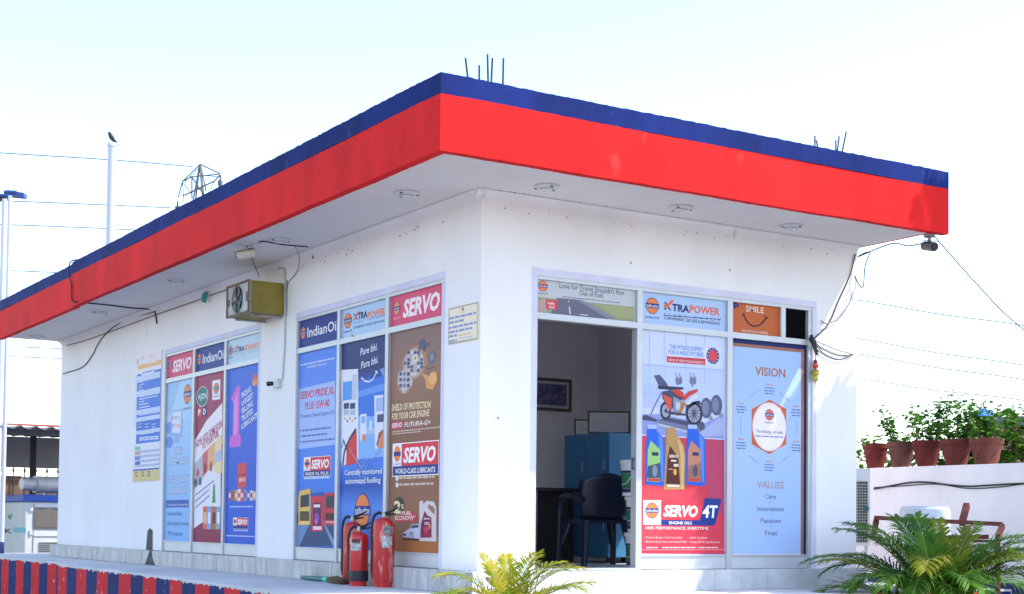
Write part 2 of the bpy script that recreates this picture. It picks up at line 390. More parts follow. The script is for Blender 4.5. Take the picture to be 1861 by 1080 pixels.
fN, xN = frame('S', -W2A, -W2B, (m21, m22))
fA, xA = frame('S', -W1A, -W1B, (m11, m12))
# lilac paint run round the openings
for side, a0, a1 in (('F', D0, D3), ('S', -W2A, -W2B), ('S', -W1A, -W1B)):
    m = MB(); t = .05
    fx(a0-.004, a1+t, ZH+.003, ZH+t+.01, -.0035, .02, side, m=m); fx(a1+.001, a1+t, .0, ZH+.002, -.0035, .02, side, m=m)
    if side == 'F': fx(a0-t, a0-.001, 0, ZH+t+.01, -.0034, .02, side, m=m)
    m.build('painted_surround', LILAC, off)
# latch on the door-side mullion, dark open fanlight
m = MB(); m.box(D1-.037, D1-.0305, .02, .07, .87, .97); m.box(D1-.045, D1-.037, .035, .05, .89, .95, None); m.build('latch', mat('latch_steel', (.35, .35, .37), .3, .8), fF)

m = MB()
for y0, y1, z0, z1 in ((.45, .49, .6, 2.5), (1.71, 1.75, .6, 2.5), (.49, 1.71, .6, .64), (.49, 1.71, 2.46, 2.5), (1.085, 1.115, .64, 2.46)): m.box(W-.12, W-.06, y0, y1, z0, z1)
m.build('window', ALU, off)  # frame of the added side window that brightens the room
# nail holes and old clip marks along the cove
m = MB(); rg = random.Random(12)
for k in range(34):
    x = rg.uniform(.1, 4.0)
    if x > W-.2: break
    z = ZS-.085-rg.uniform(0, .05) if k % 2 else ZS-.004; y = -.0035 if k % 2 else -.085-rg.uniform(0, .02); q = rg.uniform(.003, .008)
    m.box(x-q, x+q, y-.003, y+.003, z-q*.6, z+q*.6)
for k in range(16): y = rg.uniform(.1, 4.2); z = ZS-rg.uniform(.085, .16); q = rg.uniform(.004, .011); m.box(-.0045, .001, y-q*1.6, y+q*1.6, z-q*.6, z+q*.6)
for px, py in ((1146, 478), (1326, 491), (690, 545), (640, 610), (905, 760)): 
    q = ony(px, py, 0) if px > 872 else onx(px, py, 0); m.box(q.x-.007, q.x+.007, q.y-.007, q.y+.007, q.z-.008, q.z+.008)
o = m.build('nail_marks', mat('nail_mark', (.36, .35, .35), .9), off); o['kind'] = 'stuff'
# ------------------------------------------------------------------ flat print: posters, signs and notices
_TX = {}
def textmesh(s, bold=0, shear=0):
    key = (s, bold, shear)
    if key not in _TX:
        c = bpy.data.curves.new('t', 'FONT'); c.body = s; c.resolution_u = 2; c.offset = bold; c.shear = shear; c.size = 1
        o = bpy.data.objects.new('t', c); me = bpy.data.meshes.new_from_object(o)
        v = [(p.co.x, p.co.y) for p in me.vertices]; f = [tuple(p.vertices) for p in me.polygons]
        bpy.data.objects.remove(o); bpy.data.curves.remove(c); bpy.data.meshes.remove(me)
        _TX[key] = (v, f)
    return _TX[key]
CAPH = .729
class Poster:
    """a printed sheet on a facade; everything is laid in (a, b) = metres along and up the sheet, read off photo crops (x0, y0, k)"""
    def __init__(s, side, plane, rect, crop=(0, 0, 1)):
        s.side, s.plane, s.rect = side, plane, rect; s.items = []; s.crop = crop
    def P(s, x, y):
        px, py = s.crop[0]+x*s.crop[2], s.crop[1]+y*s.crop[2]
        q = ony(px, py, s.plane) if s.side == 'F' else onx(px, py, s.plane)
        return (q.x, q.z) if s.side == 'F' else (-q.y, q.z)
    def A(s, x, b): return ay(s.crop[0]+x*s.crop[2], b, s.plane, s.side)
    def wp(s, a, b, h): return Vector((a, s.plane-h, b)) if s.side == 'F' else Vector((s.plane-h, -a, b))
    def add(s, kind, pts, faces, colr, clip=True):
        a0, a1, b0, b1 = s.rect; e = .001
        if clip: pts = [(min(max(a, a0+e), a1-e), min(max(b, b0+e), b1-e)) for a, b in pts]
        xs = [p[0] for p in pts]; ys = [p[1] for p in pts]; bb = (min(xs), max(xs), min(ys), max(ys)); lay = 1
        for it in s.items:
            q = it['bb']
            if it['lay'] >= lay and not (q[1] <= bb[0] or q[0] >= bb[1] or q[3] <= bb[2] or q[2] >= bb[3]): lay = it['lay']+1
        s.items.append(dict(kind=kind, pts=pts, faces=faces, c=colr, bb=bb, lay=lay))
    def poly(s, zp, c, kind='picture'):
        s.add(kind, [s.P(*p) for p in zp], [tuple(range(len(zp)))], c)
    def rect_(s, x0, y0, x1, y1, c, kind='picture'):
        """upright rectangle: top-left and bottom-right corner in crop pixels"""
        a0, b1 = s.P(x0, y0); a1, b0 = s.P(x1, y1); s.add(kind, [(a0, b0), (a1, b0), (a1, b1), (a0, b1)], [(0, 1, 2, 3)], c)
    def ab(s, a0, a1, b0, b1, c, kind='picture'):
        s.add(kind, [(a0, b0), (a1, b0), (a1, b1), (a0, b1)], [(0, 1, 2, 3)], c)
    def ell(s, cx, cy, rx, ry, c, kind='picture', n=28, ring=None):
        ca, cb = s.P(cx, cy); ra = abs(s.A(cx+rx, cb)-s.A(cx-rx, cb))/2; rb = abs(s.P(cx, cy-ry)[1]-s.P(cx, cy+ry)[1])/2
        pt = [(ca+ra*math.cos(2*math.pi*i/n), cb+rb*math.sin(2*math.pi*i/n)) for i in range(n)]
        if ring:
            pt += [(ca+ra*ring*math.cos(2*math.pi*i/n), cb+rb*ring*math.sin(2*math.pi*i/n)) for i in range(n)]
            s.add(kind, pt, [(i, (i+1) % n, n+(i+1) % n, n+i) for i in range(n)], c)
        else: s.add(kind, pt, [tuple(range(n))], c)
        return ca, cb, ra, rb
    def stroke(s, zp, wd, c, kind='picture'):
        P = [Vector(s.P(*p)) for p in zp]; L = []; Rr = []
        for i, p in enumerate(P):
            d = (P[min(i+1, len(P)-1)]-P[max(i-1, 0)]).normalized(); n = Vector((-d.y, d.x))*wd/2
            L.append(p+n); Rr.append(p-n)
        s.add(kind, [tuple(p) for p in L+Rr], [(i, i+1, len(P)+i+1, len(P)+i) for i in range(len(P)-1)], c)
    def txt(s, st, a, b, w_, h, c, bold=.0, shear=0, ang=0, kind='lettering', clip=False):
        """lettering with its baseline start at (a, b), total width w_, capital height h"""
        v, f = textmesh(st, bold, shear)
        if not v: return
        x0 = min(p[0] for p in v); x1 = max(p[0] for p in v); sx = w_/(x1-x0); sy = h/CAPH; ca, sa = math.cos(ang), math.sin(ang)
        pts = [(a+(p[0]-x0)*sx*ca-p[1]*sy*sa, b+(p[0]-x0)*sx*sa+p[1]*sy*ca) for p in v]
        s.add(kind, pts, f, c, clip)
    def text(s, st, x0, y0, x1, h, c, bold=.0, shear=0, y1=None, kind='lettering'):
        a, b = s.P(x0, y0); hh = abs(s.P(x0, y0-h)[1]-b)
        if y1 is None: s.txt(st, a, b, s.A(x1, b)-a, hh, c, bold, shear, kind=kind)
        else:
            e = s.P(x1, y1); s.txt(st, a, b, math.hypot(e[0]-a, e[1]-b), hh, c, bold, shear, math.atan2(e[1]-b, e[0]-a), kind=kind)
    def lines(s, x0, y0, x1, h, c):
        """print too small to read in the photograph: word-length dashes"""
        a, b = s.P(x0, y0); a1 = s.A(x1, b); hh = abs(s.P(x0, y0-h)[1]-b); rg = random.Random(int(x0*31+y0))
        while a < a1-hh*.5:
            e = min(a+hh*rg.uniform(1.2, 4.2), a1); s.ab(a, e, b+hh*.12, b+hh*.82, c, 'lettering'); a = e+hh*.55
    def oil(s, cx, cy, rx, ry, word=True, wc='1f2f6b', band='2a3c8c', orange='f08a4b'):
        """round orange emblem with a navy band, its name lettered beneath"""
        ca, cb, ra, rb = s.ell(cx, cy, rx, ry, band, 'logo')
        n = 28; q = .92
        s.add('logo', [(ca+ra*q*math.cos(2*math.pi*i/n), cb+rb*q*math.sin(2*math.pi*i/n)) for i in range(n)], [tuple(range(n))], orange)
        s.ab(ca-ra*1.04, ca+ra*1.04, cb-rb*.28, cb+rb*.28, band, 'logo')
        s.txt('इंडियनऑयल', ca-ra*.93, cb-rb*.20, ra*1.86, rb*.30, 'ffffff', .004, kind='logo')
        if word: s.txt('IndianOil', ca-ra*1.05, cb-rb*1.52, ra*2.1, rb*.30, wc, .006, kind='logo')
    def servo(s, x0, y0, x1, y1, under=None, split=.25, strip=.3, tail=True):
        """white emblem box, red box with slanting white SERVO, navy strip below; corners in crop pixels"""
        a0, b1 = s.P(x0, y0); a1, b0 = s.P(x1, y1); w_ = a1-a0; h = b1-b0; bs = b0+h*strip; am = a0+w_*split
        s.ab(a0-h*.03, a1+h*.03, b0-h*.03, b1+h*.03, 'ffffff', 'logo')
        s.ab(a0, am, bs, b1, 'f4f4f8', 'logo'); s.ab(am, a1, bs, b1, 'e03a4a', 'logo'); s.ab(a0, a1, b0, bs, '2a3c8c', 'logo')
        cx, cy = (a0+am)/2, bs+(b1-bs)*.56; ra, rb = (am-a0)*.36, (b1-bs)*.36; n = 24
        s.add('logo', [(cx+ra*math.cos(2*math.pi*i/n), cy+rb*math.sin(2*math.pi*i/n)) for i in range(n)], [tuple(range(n))], 'f08a4b')
        s.ab(cx-ra*1.08, cx+ra*1.08, cy-rb*.26, cy+rb*.26, '2a3c8c', 'logo')
        s.txt('IndianOil', cx-ra*1.1, bs+(b1-bs)*.06, ra*2.2, rb*.26, '2a3c8c', kind='logo')
        s.txt('SERVO', am+w_*.04, bs+(b1-bs)*.16, (a1-am)*.88, (b1-bs)*.66, 'ffffff', .035, .22, kind='logo')
        if under: s.txt(under, a0+w_*.06, b0+h*strip*.2, w_*.88, h*strip*.56, 'ffffff', .012, kind='logo')
    def build(s, name, label, cat, base, thick=.003):
        a0, a1, b0, b1 = s.rect
        root = MB(); c = [s.wp(a0, b0, 0), s.wp(a1, b0, 0), s.wp(a1, b1, 0), s.wp(a0, b1, 0)]
        root.prism(c, s.wp(0, 0, -thick)-s.wp(0, 0, 0))
        o = tag(root.build(name, base), label, cat)
        for kind in ('picture', 'logo', 'lettering'):
            m = MB()
            for it in s.items:
                if it['kind'] != kind: continue
                h = it['lay']*.0006+.0004
                m.raw([s.wp(a, b, h) for a, b in it['pts']], it['faces'], pm(it['c']) if isinstance(it['c'], str) else it['c'])
            if m.v: m.build(kind, None, o, fix=False)['kind'] = 'stuff'
        return o
PF, PS = FR, FR
def panel(side, xs, i, upper, crop, z=None):
    e = .004; r = (xs[2*i]-e, xs[2*i+1]+e, (ZD+.052-e if upper else .13-e), (ZH-.03+e if upper else ZD+e))
    return Poster(side, FR, r, crop)
CL = (520, 550, 1/9)
# --- near side window, fanlights
p = panel('S', xN, 0, True, CL)
p.oil(280, 500, 44, 100, False, band='33479a'); p.text('IndianOil', 347, 570, 850, 165, 'f4f6ff', .012)
p.items[-1]['pts'] = [(min(a, p.rect[1]-.012), b) for a, b in p.items[-1]['pts']]
p.build('poster', 'navy poster with white lettering and emblem above the diesel oil poster', 'poster', pm('2b4191'))
p = panel('S', xN, 1, True, (520, 490, 300/1080))
p.oil(405, 335, 24, 50); k = dict(bold=.02)
p.text('X', 440, 333, 470, 44, '27356f', .03); p.stroke([(440, 333), (462, 300), (478, 272)], .022, 'f07a3c')
p.text('TRA', 470, 327, 532, 44, '27356f', .03); p.text('POWER', 533, 322, 648, 46, 'f08a5a', .03)
p.text('F L E E T   C A R D S', 440, 357, 645, 14, '6f86b8'); p.text('CONVENIENT, SECURE & REWARDING', 440, 390, 645, 16, '4a5c8c', .01)
p.build('poster', 'pale blue fleet card poster above the white fuel pumps poster', 'poster', pm('b5d8fb'))
p = panel('S', xN, 2, True, (700, 480, 1/6.75))
p.oil(145, 545, 38, 85, wc='ffd9de', orange='f0a070'); p.text('SERVO', 218, 655, 672, 210, 'fbf4fa', .04, .2)
p.build('poster', 'rose red poster with white slanting lettering above the brown engine oil poster', 'poster', pm('e0577f'))
# --- far side window, fanlights
p = panel('S', xA, 0, True, (280, 600, 1/9))
p.oil(260, 560, 28, 75, wc='f7d0de', orange='d88098'); p.text('SERVO', 305, 690, 612, 185, 'fbf0fa', .035, .2)
p.build('poster', 'rose red poster with white slanting lettering above the light blue automation poster', 'poster', pm('d8557f'))
p = panel('S', xA, 1, True, (280, 600, 1/9))
p.oil(742, 480, 32, 95, False, band='33479a'); p.text('IndianOil', 795, 550, 1160, 155, 'f4f6ff', .012)
p.items[-1]['pts'] = [(min(a, p.rect[1]-.012), b) for a, b in p.items[-1]['pts']]
p.build('poster', 'navy poster with white lettering and emblem above the maroon poster', 'poster', pm('2f4799'))
p = panel('S', xA, 2, True, (400, 590, 1/9))
p.oil(178, 430, 32, 80, orange='cf8f9c'); p.text('X', 230, 465, 272, 85, '44508a', .03); p.stroke([(225, 465), (255, 400), (285, 330)], .02, 'f08a5c')
p.text('TRA', 275, 455, 398, 85, '44508a', .03); p.text('REWARDS', 398, 430, 640, 90, 'f0a584', .03); p.text('R E F U E L   S M I L E', 235, 520, 620, 32, '8fa6c8')
p.build('poster', 'pale sky poster with orange and navy rewards lettering under the wall cooler', 'poster', pm('c3e2f5'))
# --- far side window, tall posters
p = panel('S', xA, 0, False, (295, 690, 60/216))
p.poly([(24, 30), (190, 0), (190, 230), (24, 330)], 'b7dcfb')
p.poly([(24, 30), (120, 10), (60, 200), (24, 240)], 'a5cdf6')
p.oil(165, 95, 23, 66)
p.poly([(60, 207), (132, 190), (128, 372), (56, 372)], '9db9e6'); p.poly([(66, 215), (124, 203), (120, 348), (64, 350)], 'dfeafc')
for i in range(3):
    for j in range(2): p.rect_(68+i*18, 240+j*50, 78+i*18, 262+j*50, ['f0a08a', '9ab8e8', 'e0c0d8'][(i+j) % 3])
p.poly([(80, 372), (105, 372), (107, 410), (74, 412)], '9db9e6')
p.ell(45, 315, 17, 40, '7fa4e8'); p.ell(46, 410, 22, 36, '6f98e6')
for st, x0, y0, x1 in (('100%', 78, 490, 132), ('AUTOMATION', 36, 563, 170), ('100% QUALITY', 32, 678, 172), ('ASSURANCE', 44, 750, 158)):
    p.text(st, x0, y0, x1, 46, '5d76b8', .04); p.text(st, x0+1.5, y0-2, x1-1, 42, 'dcebff', .01)
p.rect_(25, 790, 172, 836, '3a66b8'); p.text('The best solution in fully automation', 32, 826, 168, 16, 'e8f0ff')
for st, y0, x1 in (('• Automated Billing', 890, 128), ('• Online Quantity Assurance', 952, 172), ('• 100% Transparency', 1018, 133)): p.text(st, 27, y0, x1, 30, '4f6ea6')
p.build('poster', 'light blue automation poster with a monitor picture next to the tariff board', 'poster', grad('g_auto', [(0, '86b9f2'), (.6, 'a8d2fa'), (1, 'b4dafc')]))
p = panel('S', xA, 1, False, (345, 670, 70/236))
p.poly([(102, 320), (200, 210), (200, 460), (26, 700), (26, 440)], 'f2eef6'); p.poly([(26, 640), (190, 440), (190, 860), (26, 980)], 'e9ecf8')
p.poly([(138, 75), (188, 66), (186, 188), (138, 195)], 'eef0f8'); p.oil(163, 122, 16, 34)
p.ell(77, 172, 36, 62, 'e8eef0'); p.ell(77, 172, 33, 58, '3c7f80'); p.text('AJON', 52, 192, 104, 36, 'e8f2f0', .02)
p.rect_(48, 240, 72, 295, 'e8525a'); p.rect_(78, 235, 102, 290, '3c3a6e'); p.text('P', 52, 287, 66, 36, 'ffffff', .03); p.text('D', 82, 282, 98, 36, 'ffffff', .03)
p.text('NOW ADD SOME JOSH', 38, 490, 200, 44, 'c0607c', .03, y1=355); p.text('TO YOUR FUEL', 78, 500, 180, 40, 'c0607c', .03, y1=410)
p.poly([(24, 590), (78, 530), (78, 680), (24, 745)], 'b9bcca'); p.poly([(80, 525), (110, 495), (110, 625), (80, 670)], 'cf6f78')
p.poly([(112, 490), (152, 450), (152, 590), (112, 625)], 'f0b58a'); p.poly([(154, 450), (198, 400), (198, 640), (154, 640)], 'f4dca8')
p.ell(50, 640, 10, 24, 'd05a6a'); p.ell(38, 700, 10, 26, '6a6a80'); p.ell(64, 690, 10, 26, '6a6a80'); p.ell(95, 610, 10, 30, 'a03a4c'); p.ell(130, 600, 9, 30, 'b06a5c'); p.poly([(160, 520), (196, 490), (196, 560), (158, 580)], 'b5c4e6')
for i, (x1, st) in enumerate(((150, 0), (120, 0), (122, 0))):
    q0 = p.P(36, 780+i*38); q1 = p.P(x1, 690+i*38+(150-x1)*.55); d = Vector((q1[0]-q0[0], q1[1]-q0[1])); n_ = Vector((-d.y, d.x)).normalized()*.016
    p.add('lettering', [q0, q1, (q1[0]+n_.x, q1[1]+n_.y), (q0[0]+n_.x, q0[1]+n_.y)], [(0, 1, 2, 3)], '8b9ac6')
for x0, c1, c2 in ((84, 'd8704c', 'f0c09a'), (110, '8fa8e6', 'dfe8fc'), (137, 'c87a3c', '7a2c34'), (164, '7fb0dc', 'e4f0fa')):
    p.rect_(x0, 845, x0+24, 985, c1); p.rect_(x0+4, 880, x0+20, 950, c2)
p.poly([(146, 710), (154, 708), (158, 820), (138, 824)], '4f9a6c')
p.build('poster', 'maroon and white poster with green oval badge and additive boxes', 'poster', grad('g_josh', [(0, '8c2f55'), (1, 'a5486c')]))
p = panel('S', xA, 2, False, (405, 655, 70/226))
p.poly([(48, 225), (84, 150), (102, 150), (96, 430), (106, 440), (104, 505), (38, 512), (42, 450), (58, 440), (64, 250)], 'd66fd8')
p.poly([(66, 240), (90, 180), (86, 430), (64, 440)], 'e59ae4')
for i, (st, x1) in enumerate((("INDIA'S", 168), ('LARGEST', 180), ('SELLING', 178), ('TRUSTED', 180), ('LUBRICANTS', 207))):
    p.text(st, 112, 222+i*46, x1, 32, 'e6eeff', .03, y1=222+i*46-(x1-112)*.75)
p.ell(189, 115, 16, 32, 'e06a62'); p.rect_(175, 118, 204, 145, 'eaa06a')
p.rect_(88, 605, 138, 745, 'd8525e'); p.rect_(90, 668, 136, 676, 'a8323f'); p.text('SERVO', 94, 712, 134, 22, 'ffe0e0', .03, .2)
for i in range(9):
    x = 34+i*18; p.rect_(x, 752+abs(i-4)*4, x+16, 828-abs(i-4)*2, ['c05a68', '6a7a9a', 'e0a050', 'f0e4d8', 'd84c50', '6f8fd8', '4a6ac8', 'd8d4e0', 'e0b070'][i]); p.rect_(x+3, 780, x+13, 805, ['f4e4e4', 'c03a4a'][i % 2])
p.lines(40, 865, 178, 12, 'b8c8f4'); p.servo(62, 925, 148, 990, None); p.lines(62, 1003, 150, 10, 'b8c8f4'); p.lines(20, 1033, 188, 10, 'c4d2f6')
p.build('poster', 'royal blue poster with glowing violet numeral one and red oil can', 'poster', grad('g_one', [(0, '2f5fd0'), (.5, '4269d6'), (1, '4c78e2')]))
# --- near side window, tall posters
p = panel('S', xN, 0, False, (530, 620, 90/256))
p.poly([(34, 250), (225, 205), (225, 535), (34, 560)], 'a9c6fb')
p.lines(45, 130, 222, 10, 'cfe0ff'); p.text('PROSPERITY FOR YOU,', 82, 143, 184, 13, 'e6efff', .01)
p.text('SERVO PRIDE XL', 45, 300, 222, 38, 'd8405e', .025, .12); p.text('PLUS 15W-40', 70, 355, 196, 38, 'd8405e', .02); p.text('Premium Diesel Engine Oil', 48, 400, 220, 22, '3c5590')
for i, x1 in enumerate((205, 185, 222)): p.lines(55, 470+i*29, x1, 13, '5a74b0'); p.ell(45, 464+i*29, 3, 4, '3c5590')
p.servo(65, 605, 200, 695, 'PRIDE XL PLUS'); p.lines(65, 716, 198, 11, 'd8e4ff')
p.poly([(28, 900), (225, 880), (225, 1056), (28, 1062)], '39507c'); p.poly([(28, 940), (100, 930), (40, 1062), (28, 1062)], '6f8fc0'); p.poly([(165, 930), (225, 1040), (225, 1056), (212, 1056), (160, 935)], '7f9cc8')
p.poly([(42, 775), (98, 762), (98, 950), (36, 952), (36, 810)], 'e8c05a'); p.poly([(48, 800), (92, 790), (92, 855), (46, 860)], '39404f'); p.rect_(44, 880, 92, 930, '5a5036'); p.rect_(50, 934, 88, 944, 'f4dc90')
p.poly([(168, 790), (222, 780), (224, 955), (168, 950)], 'c03a48'); p.poly([(178, 805), (220, 798), (220, 862), (178, 862)], '41424f'); p.rect_(176, 890, 220, 925, '4c2a36'); p.rect_(176, 930, 220, 942, 'e0a0a4')
p.poly([(104, 800), (164, 790), (164, 982), (104, 985)], 'd83a48'); p.poly([(100, 787), (166, 780), (166, 800), (100, 806)], '3a55a8'); p.rect_(112, 835, 152, 955, '5a2a5e'); p.rect_(112, 958, 156, 976, 'f0e0e8')
p.ell(132, 915, 12, 26, '9a50b0'); p.rect_(116, 845, 148, 860, 'f4e8f0'); p.ell(128, 935, 8, 14, 'c470b8')
p.build('poster', 'blue diesel oil poster with yellow and red lorries at its foot', 'poster', grad('g_pride', [(0, '3a68b8'), (.35, '4f86ea'), (.7, '6c9df4'), (1, '5a8cf0')]))
p = panel('S', xN, 1, False, (610, 600, 1/3))
p.poly([(22, 300), (265, 250), (265, 470), (22, 470)], '3f7ce0'); p.poly([(110, 340), (265, 290), (265, 330), (110, 372)], '6aa0ee'); p.poly([(240, 215), (265, 205), (265, 260)], '7f9fd8')
p.poly([(22, 470), (265, 470), (265, 690), (22, 720)], '88bbf6'); p.poly([(128, 540), (265, 530), (265, 560), (128, 575)], 'b5c9ee')
p.text('Pure bhi.', 134, 140, 228, 40, 'eaf0ff', .012, .25, y1=108); p.text('Pura bhi.', 138, 212, 232, 40, 'eaf0ff', .012, .25, y1=178)
p.stroke([(138, 268), (145, 258), (150, 270)], .012, 'eaf0ff'); p.stroke([(145, 262), (160, 278), (182, 283), (205, 268), (225, 228)], .014, 'eaf0ff'); p.stroke([(216, 228), (225, 224), (232, 238)], .012, 'eaf0ff')
# fuel pumps
p.poly([(30, 218), (124, 212), (126, 700), (34, 745)], 'e9eefa'); p.rect_(42, 285, 92, 378, '5ea2f2'); p.rect_(92, 245, 116, 378, 'c8d2e6')
for i in range(2): p.rect_(46+i*34, 400, 74+i*34, 428, '3c4c6e'); p.rect_(46+i*34, 436, 74+i*34, 462, 'b8c4dc')
for i in range(5): p.ell(52+i*14, 482+(i % 2)*14, 4, 7, ['e0b060', '5a6a90', 'd06a5c'][i % 3])
p.poly([(62, 640), (90, 570), (116, 540), (118, 725), (58, 740)], 'd8434f'); p.stroke([(40, 740), (50, 660), (80, 590), (112, 540)], .03, '343a50'); p.stroke([(36, 640), (44, 600), (66, 660)], .02, '343a50')
p.poly([(212, 358), (262, 352), (262, 640), (216, 650)], 'e4eafa'); p.rect_(222, 372, 262, 440, 'a8c4ee'); p.rect_(228, 462, 262, 500, '46587e'); p.poly([(234, 560), (262, 545), (262, 640), (230, 645)], 'e08a6a'); p.stroke([(226, 630), (236, 590), (258, 545)], .02, '343a50')
p.rect_(136, 460, 168, 600, 'e4ecfa'); p.rect_(142, 472, 162, 506, '8fb8ee'); p.rect_(146, 570, 166, 602, 'e0906a'); p.rect_(186, 495, 198, 545, 'e4ecfa')
p.ell(150, 770, 46, 72, '6f9fe8', ring=.93); p.ell(150, 770, 34, 54, '6f9fe8', ring=.9); p.ell(150, 770, 22, 34, '82acee', ring=.88)
p.stroke([(75, 640), (110, 700), (150, 760)], .008, 'e8b0c0'); p.stroke([(250, 640), (195, 720)], .008, 'c8a0d8')
p.text('Centrally monitored', 52, 792, 256, 30, 'f4f8ff', .012); p.text('automated fuelling', 56, 838, 248, 30, 'f4f8ff', .012)
p.oil(146, 985, 42, 96, False)
p.build('poster', 'blue poster of white fuel pumps with a handwritten slogan behind the fire extinguishers', 'poster', grad('g_pump', [(0, '2c5fd0'), (.2, '5a90e8'), (.3, '2a56b8'), (.4, '4c86ea'), (.78, '2e62cc'), (.85, '2e3f78'), (1, '33447c')]))
p = panel('S', xN, 2, False, (700, 590, 110/540))
p.ell(262, 345, 112, 150, 'b58a70'); p.ell(180, 510, 76, 110, 'b58a70')
p.ell(258, 345, 90, 130, 'b9b6ba'); rg = random.Random(4)
for i in range(7):
    for j in range(6):
        cx, cy = 182+j*29, 250+i*32
        if ((cx-258)/82)**2+((cy-345)/120)**2 < 1 and rg.random() < .8: p.poly([(cx-12, cy-10), (cx+12, cy-16), (cx+13, cy+10), (cx-10, cy+16)], ['4c5678', 'e2d29a', '5c6688', 'd8d4d8', '46506f'][rg.randrange(5)])
p.ell(272, 300, 26, 36, 'e8e2da'); p.ell(272, 300, 12, 18, 'c8a860')
p.poly([(120, 430), (180, 395), (250, 500), (240, 545), (165, 620), (115, 520)], 'c6c2c8')
for i in range(9): p.poly([(128+i % 3*34, 430+i//3*52), (150+i % 3*34, 420+i//3*52), (156+i % 3*34, 450+i//3*52), (132+i % 3*34, 462+i//3*52)], ['5a6484', '7c8298', '48506c'][i % 3])
p.poly([(290, 250), (310, 190), (305, 150), (345, 125), (360, 165), (395, 170), (392, 190), (362, 192), (350, 240), (325, 210)], '58607f')
p.ell(420, 290, 34, 56, '6c6e8c'); p.ell(420, 290, 20, 34, '8f8c9e'); p.stroke([(345, 380), (390, 395), (440, 375)], .008, '6a5a58')
p.poly([(325, 430), (395, 460), (420, 420), (465, 425), (472, 500), (430, 580), (370, 570), (362, 500)], 'e2a261'); p.ell(425, 480, 34, 50, 'ecb878')
p.text('SHIELD OF PROTECTION', 58, 770, 408, 58, 'efe3b4', .025, .12, y1=740); p.text('FOR YOUR CAR ENGINE', 60, 850, 395, 58, 'efe3b4', .025, .12, y1=815)
p.rect_(56, 872, 156, 930, 'c84a66'); p.text('SERVO', 60, 922, 152, 40, 'f7e8ee', .035, .2)
p.text('FUTURA-G+', 168, 915, 408, 42, 'f2ece6', .02, .3); p.lines(60, 965, 490, 14, 'd8c4b4'); p.lines(60, 985, 320, 13, 'd8c4b4')
p.crop = (700, 790, 110/540)
p.servo(72, 90, 474, 350, 'WORLD-CLASS LUBRICANTS', split=.2)
for y in (392, 450): p.ell(107, y, 13, 22, 'f0e8e4'); 
p.lines(124, 402, 438, 28, 'd6bfae'); p.lines(124, 460, 444, 28, 'd6bfae')
p.ell(122, 630, 52, 74, '453d3a'); p.text('2', 78, 700, 140, 110, 'f4e6ae', .04); p.text('%', 142, 660, 168, 40, 'f4e6ae', .02)
p.poly([(150, 690), (240, 680), (285, 720), (280, 775), (90, 780), (88, 745), (148, 730)], 'c8404e'); p.text('FUEL', 150, 718, 240, 34, 'fbdcd8', .03); p.text('ECONOMY*', 90, 762, 272, 38, 'fbdcd8', .03)
p.poly([(155, 880), (215, 840), (240, 800), (304, 795), (304, 930), (160, 915)], 'cdd4ec'); p.poly([(222, 838), (245, 806), (300, 802), (298, 830)], '5a6078'); p.ell(236, 905, 16, 36, '46485c'); p.ell(236, 905, 10, 24, 'd0d4e4'); p.poly([(158, 880), (190, 885), (186, 905), (158, 900)], '50526a'); p.poly([(155, 925), (304, 930), (300, 945), (165, 940)], '4a3c3a')
p.poly([(308, 600), (340, 585), (345, 620), (372, 590), (440, 600), (460, 650), (460, 955), (308, 950)], 'd6d0d4'); p.poly([(388, 620), (430, 640), (448, 665), (444, 712), (415, 690), (385, 655)], '9a7a68')
p.poly([(355, 680), (380, 720), (416, 740), (418, 918), (318, 920), (322, 800)], '7c2c4c'); p.text('SERVO', 348, 758, 405, 16, 'f4e4ea', .03); p.rect_(356, 780, 398, 806, 'c8a8b8'); p.ell(370, 850, 26, 36, 'b84a6e'); p.ell(402, 820, 8, 22, 'e8a05c'); p.rect_(326, 880, 410, 912, 'a03858')
p.build('poster', 'brown engine oil poster with exploding clockwork sphere, silver jug and white car', 'poster', grad('g_fut', [(0, 'b8733e'), (.12, '94694f'), (.5, '8c6350'), (.8, '9b7768'), (1, '8a7370')]))
# --- front shopfront, fanlights
CF = (960, 480, 540/1861)
p = panel('F', xF, 0, True, CF)
p.poly([(50, 205), (660, 270), (660, 360), (50, 315)], '98a486'); p.poly([(180, 212), (330, 225), (520, 345), (140, 320)], '6c7288'); p.poly([(300, 225), (345, 230), (560, 348), (500, 342)], '8a8ea0')
p.poly([(50, 240), (100, 210), (120, 305), (60, 300)], 'b9a8a0'); p.poly([(420, 250), (660, 275), (660, 350), (560, 340)], 'a2ad82')
p.oil(92, 138, 29, 34); p.text("Love for Travel Shouldn't Run", 195, 150, 600, 34, '5a6478', .002, y1=None); p.text('Out of Fuel.', 320, 195, 472, 32, '5a6478', .002); p.lines(215, 208, 575, 8, '7a8494')
p.rect_(112, 222, 180, 288, 'd84a5a'); p.text("hello", 122, 252, 165, 18, 'ffe8e8', .02); p.text('IOC', 128, 278, 166, 18, 'ffe8e8', .02); p.stroke([(256, 268), (262, 315)], .012, 'dfe2ea'); p.stroke([(252, 230), (254, 240)], .008, 'dfe2ea'); p.lines(322, 320, 372, 8, 'dfe2ea')
p.build('poster', 'grey poster of a road through fields with travel slogan over the open doorway', 'poster', pm('c3ced6'))
p = panel('F', xF, 1, True, CF)
p.oil(777, 262, 40, 52)
p.text('X', 848, 284, 896, 48, '27356f', .03); p.stroke([(850, 262), (866, 268), (905, 228)], .026, 'f07a3c'); p.text('TRA', 900, 293, 1008, 46, '27356f', .03); p.text('POWER', 1010, 302, 1200, 46, 'e8734a', .03)
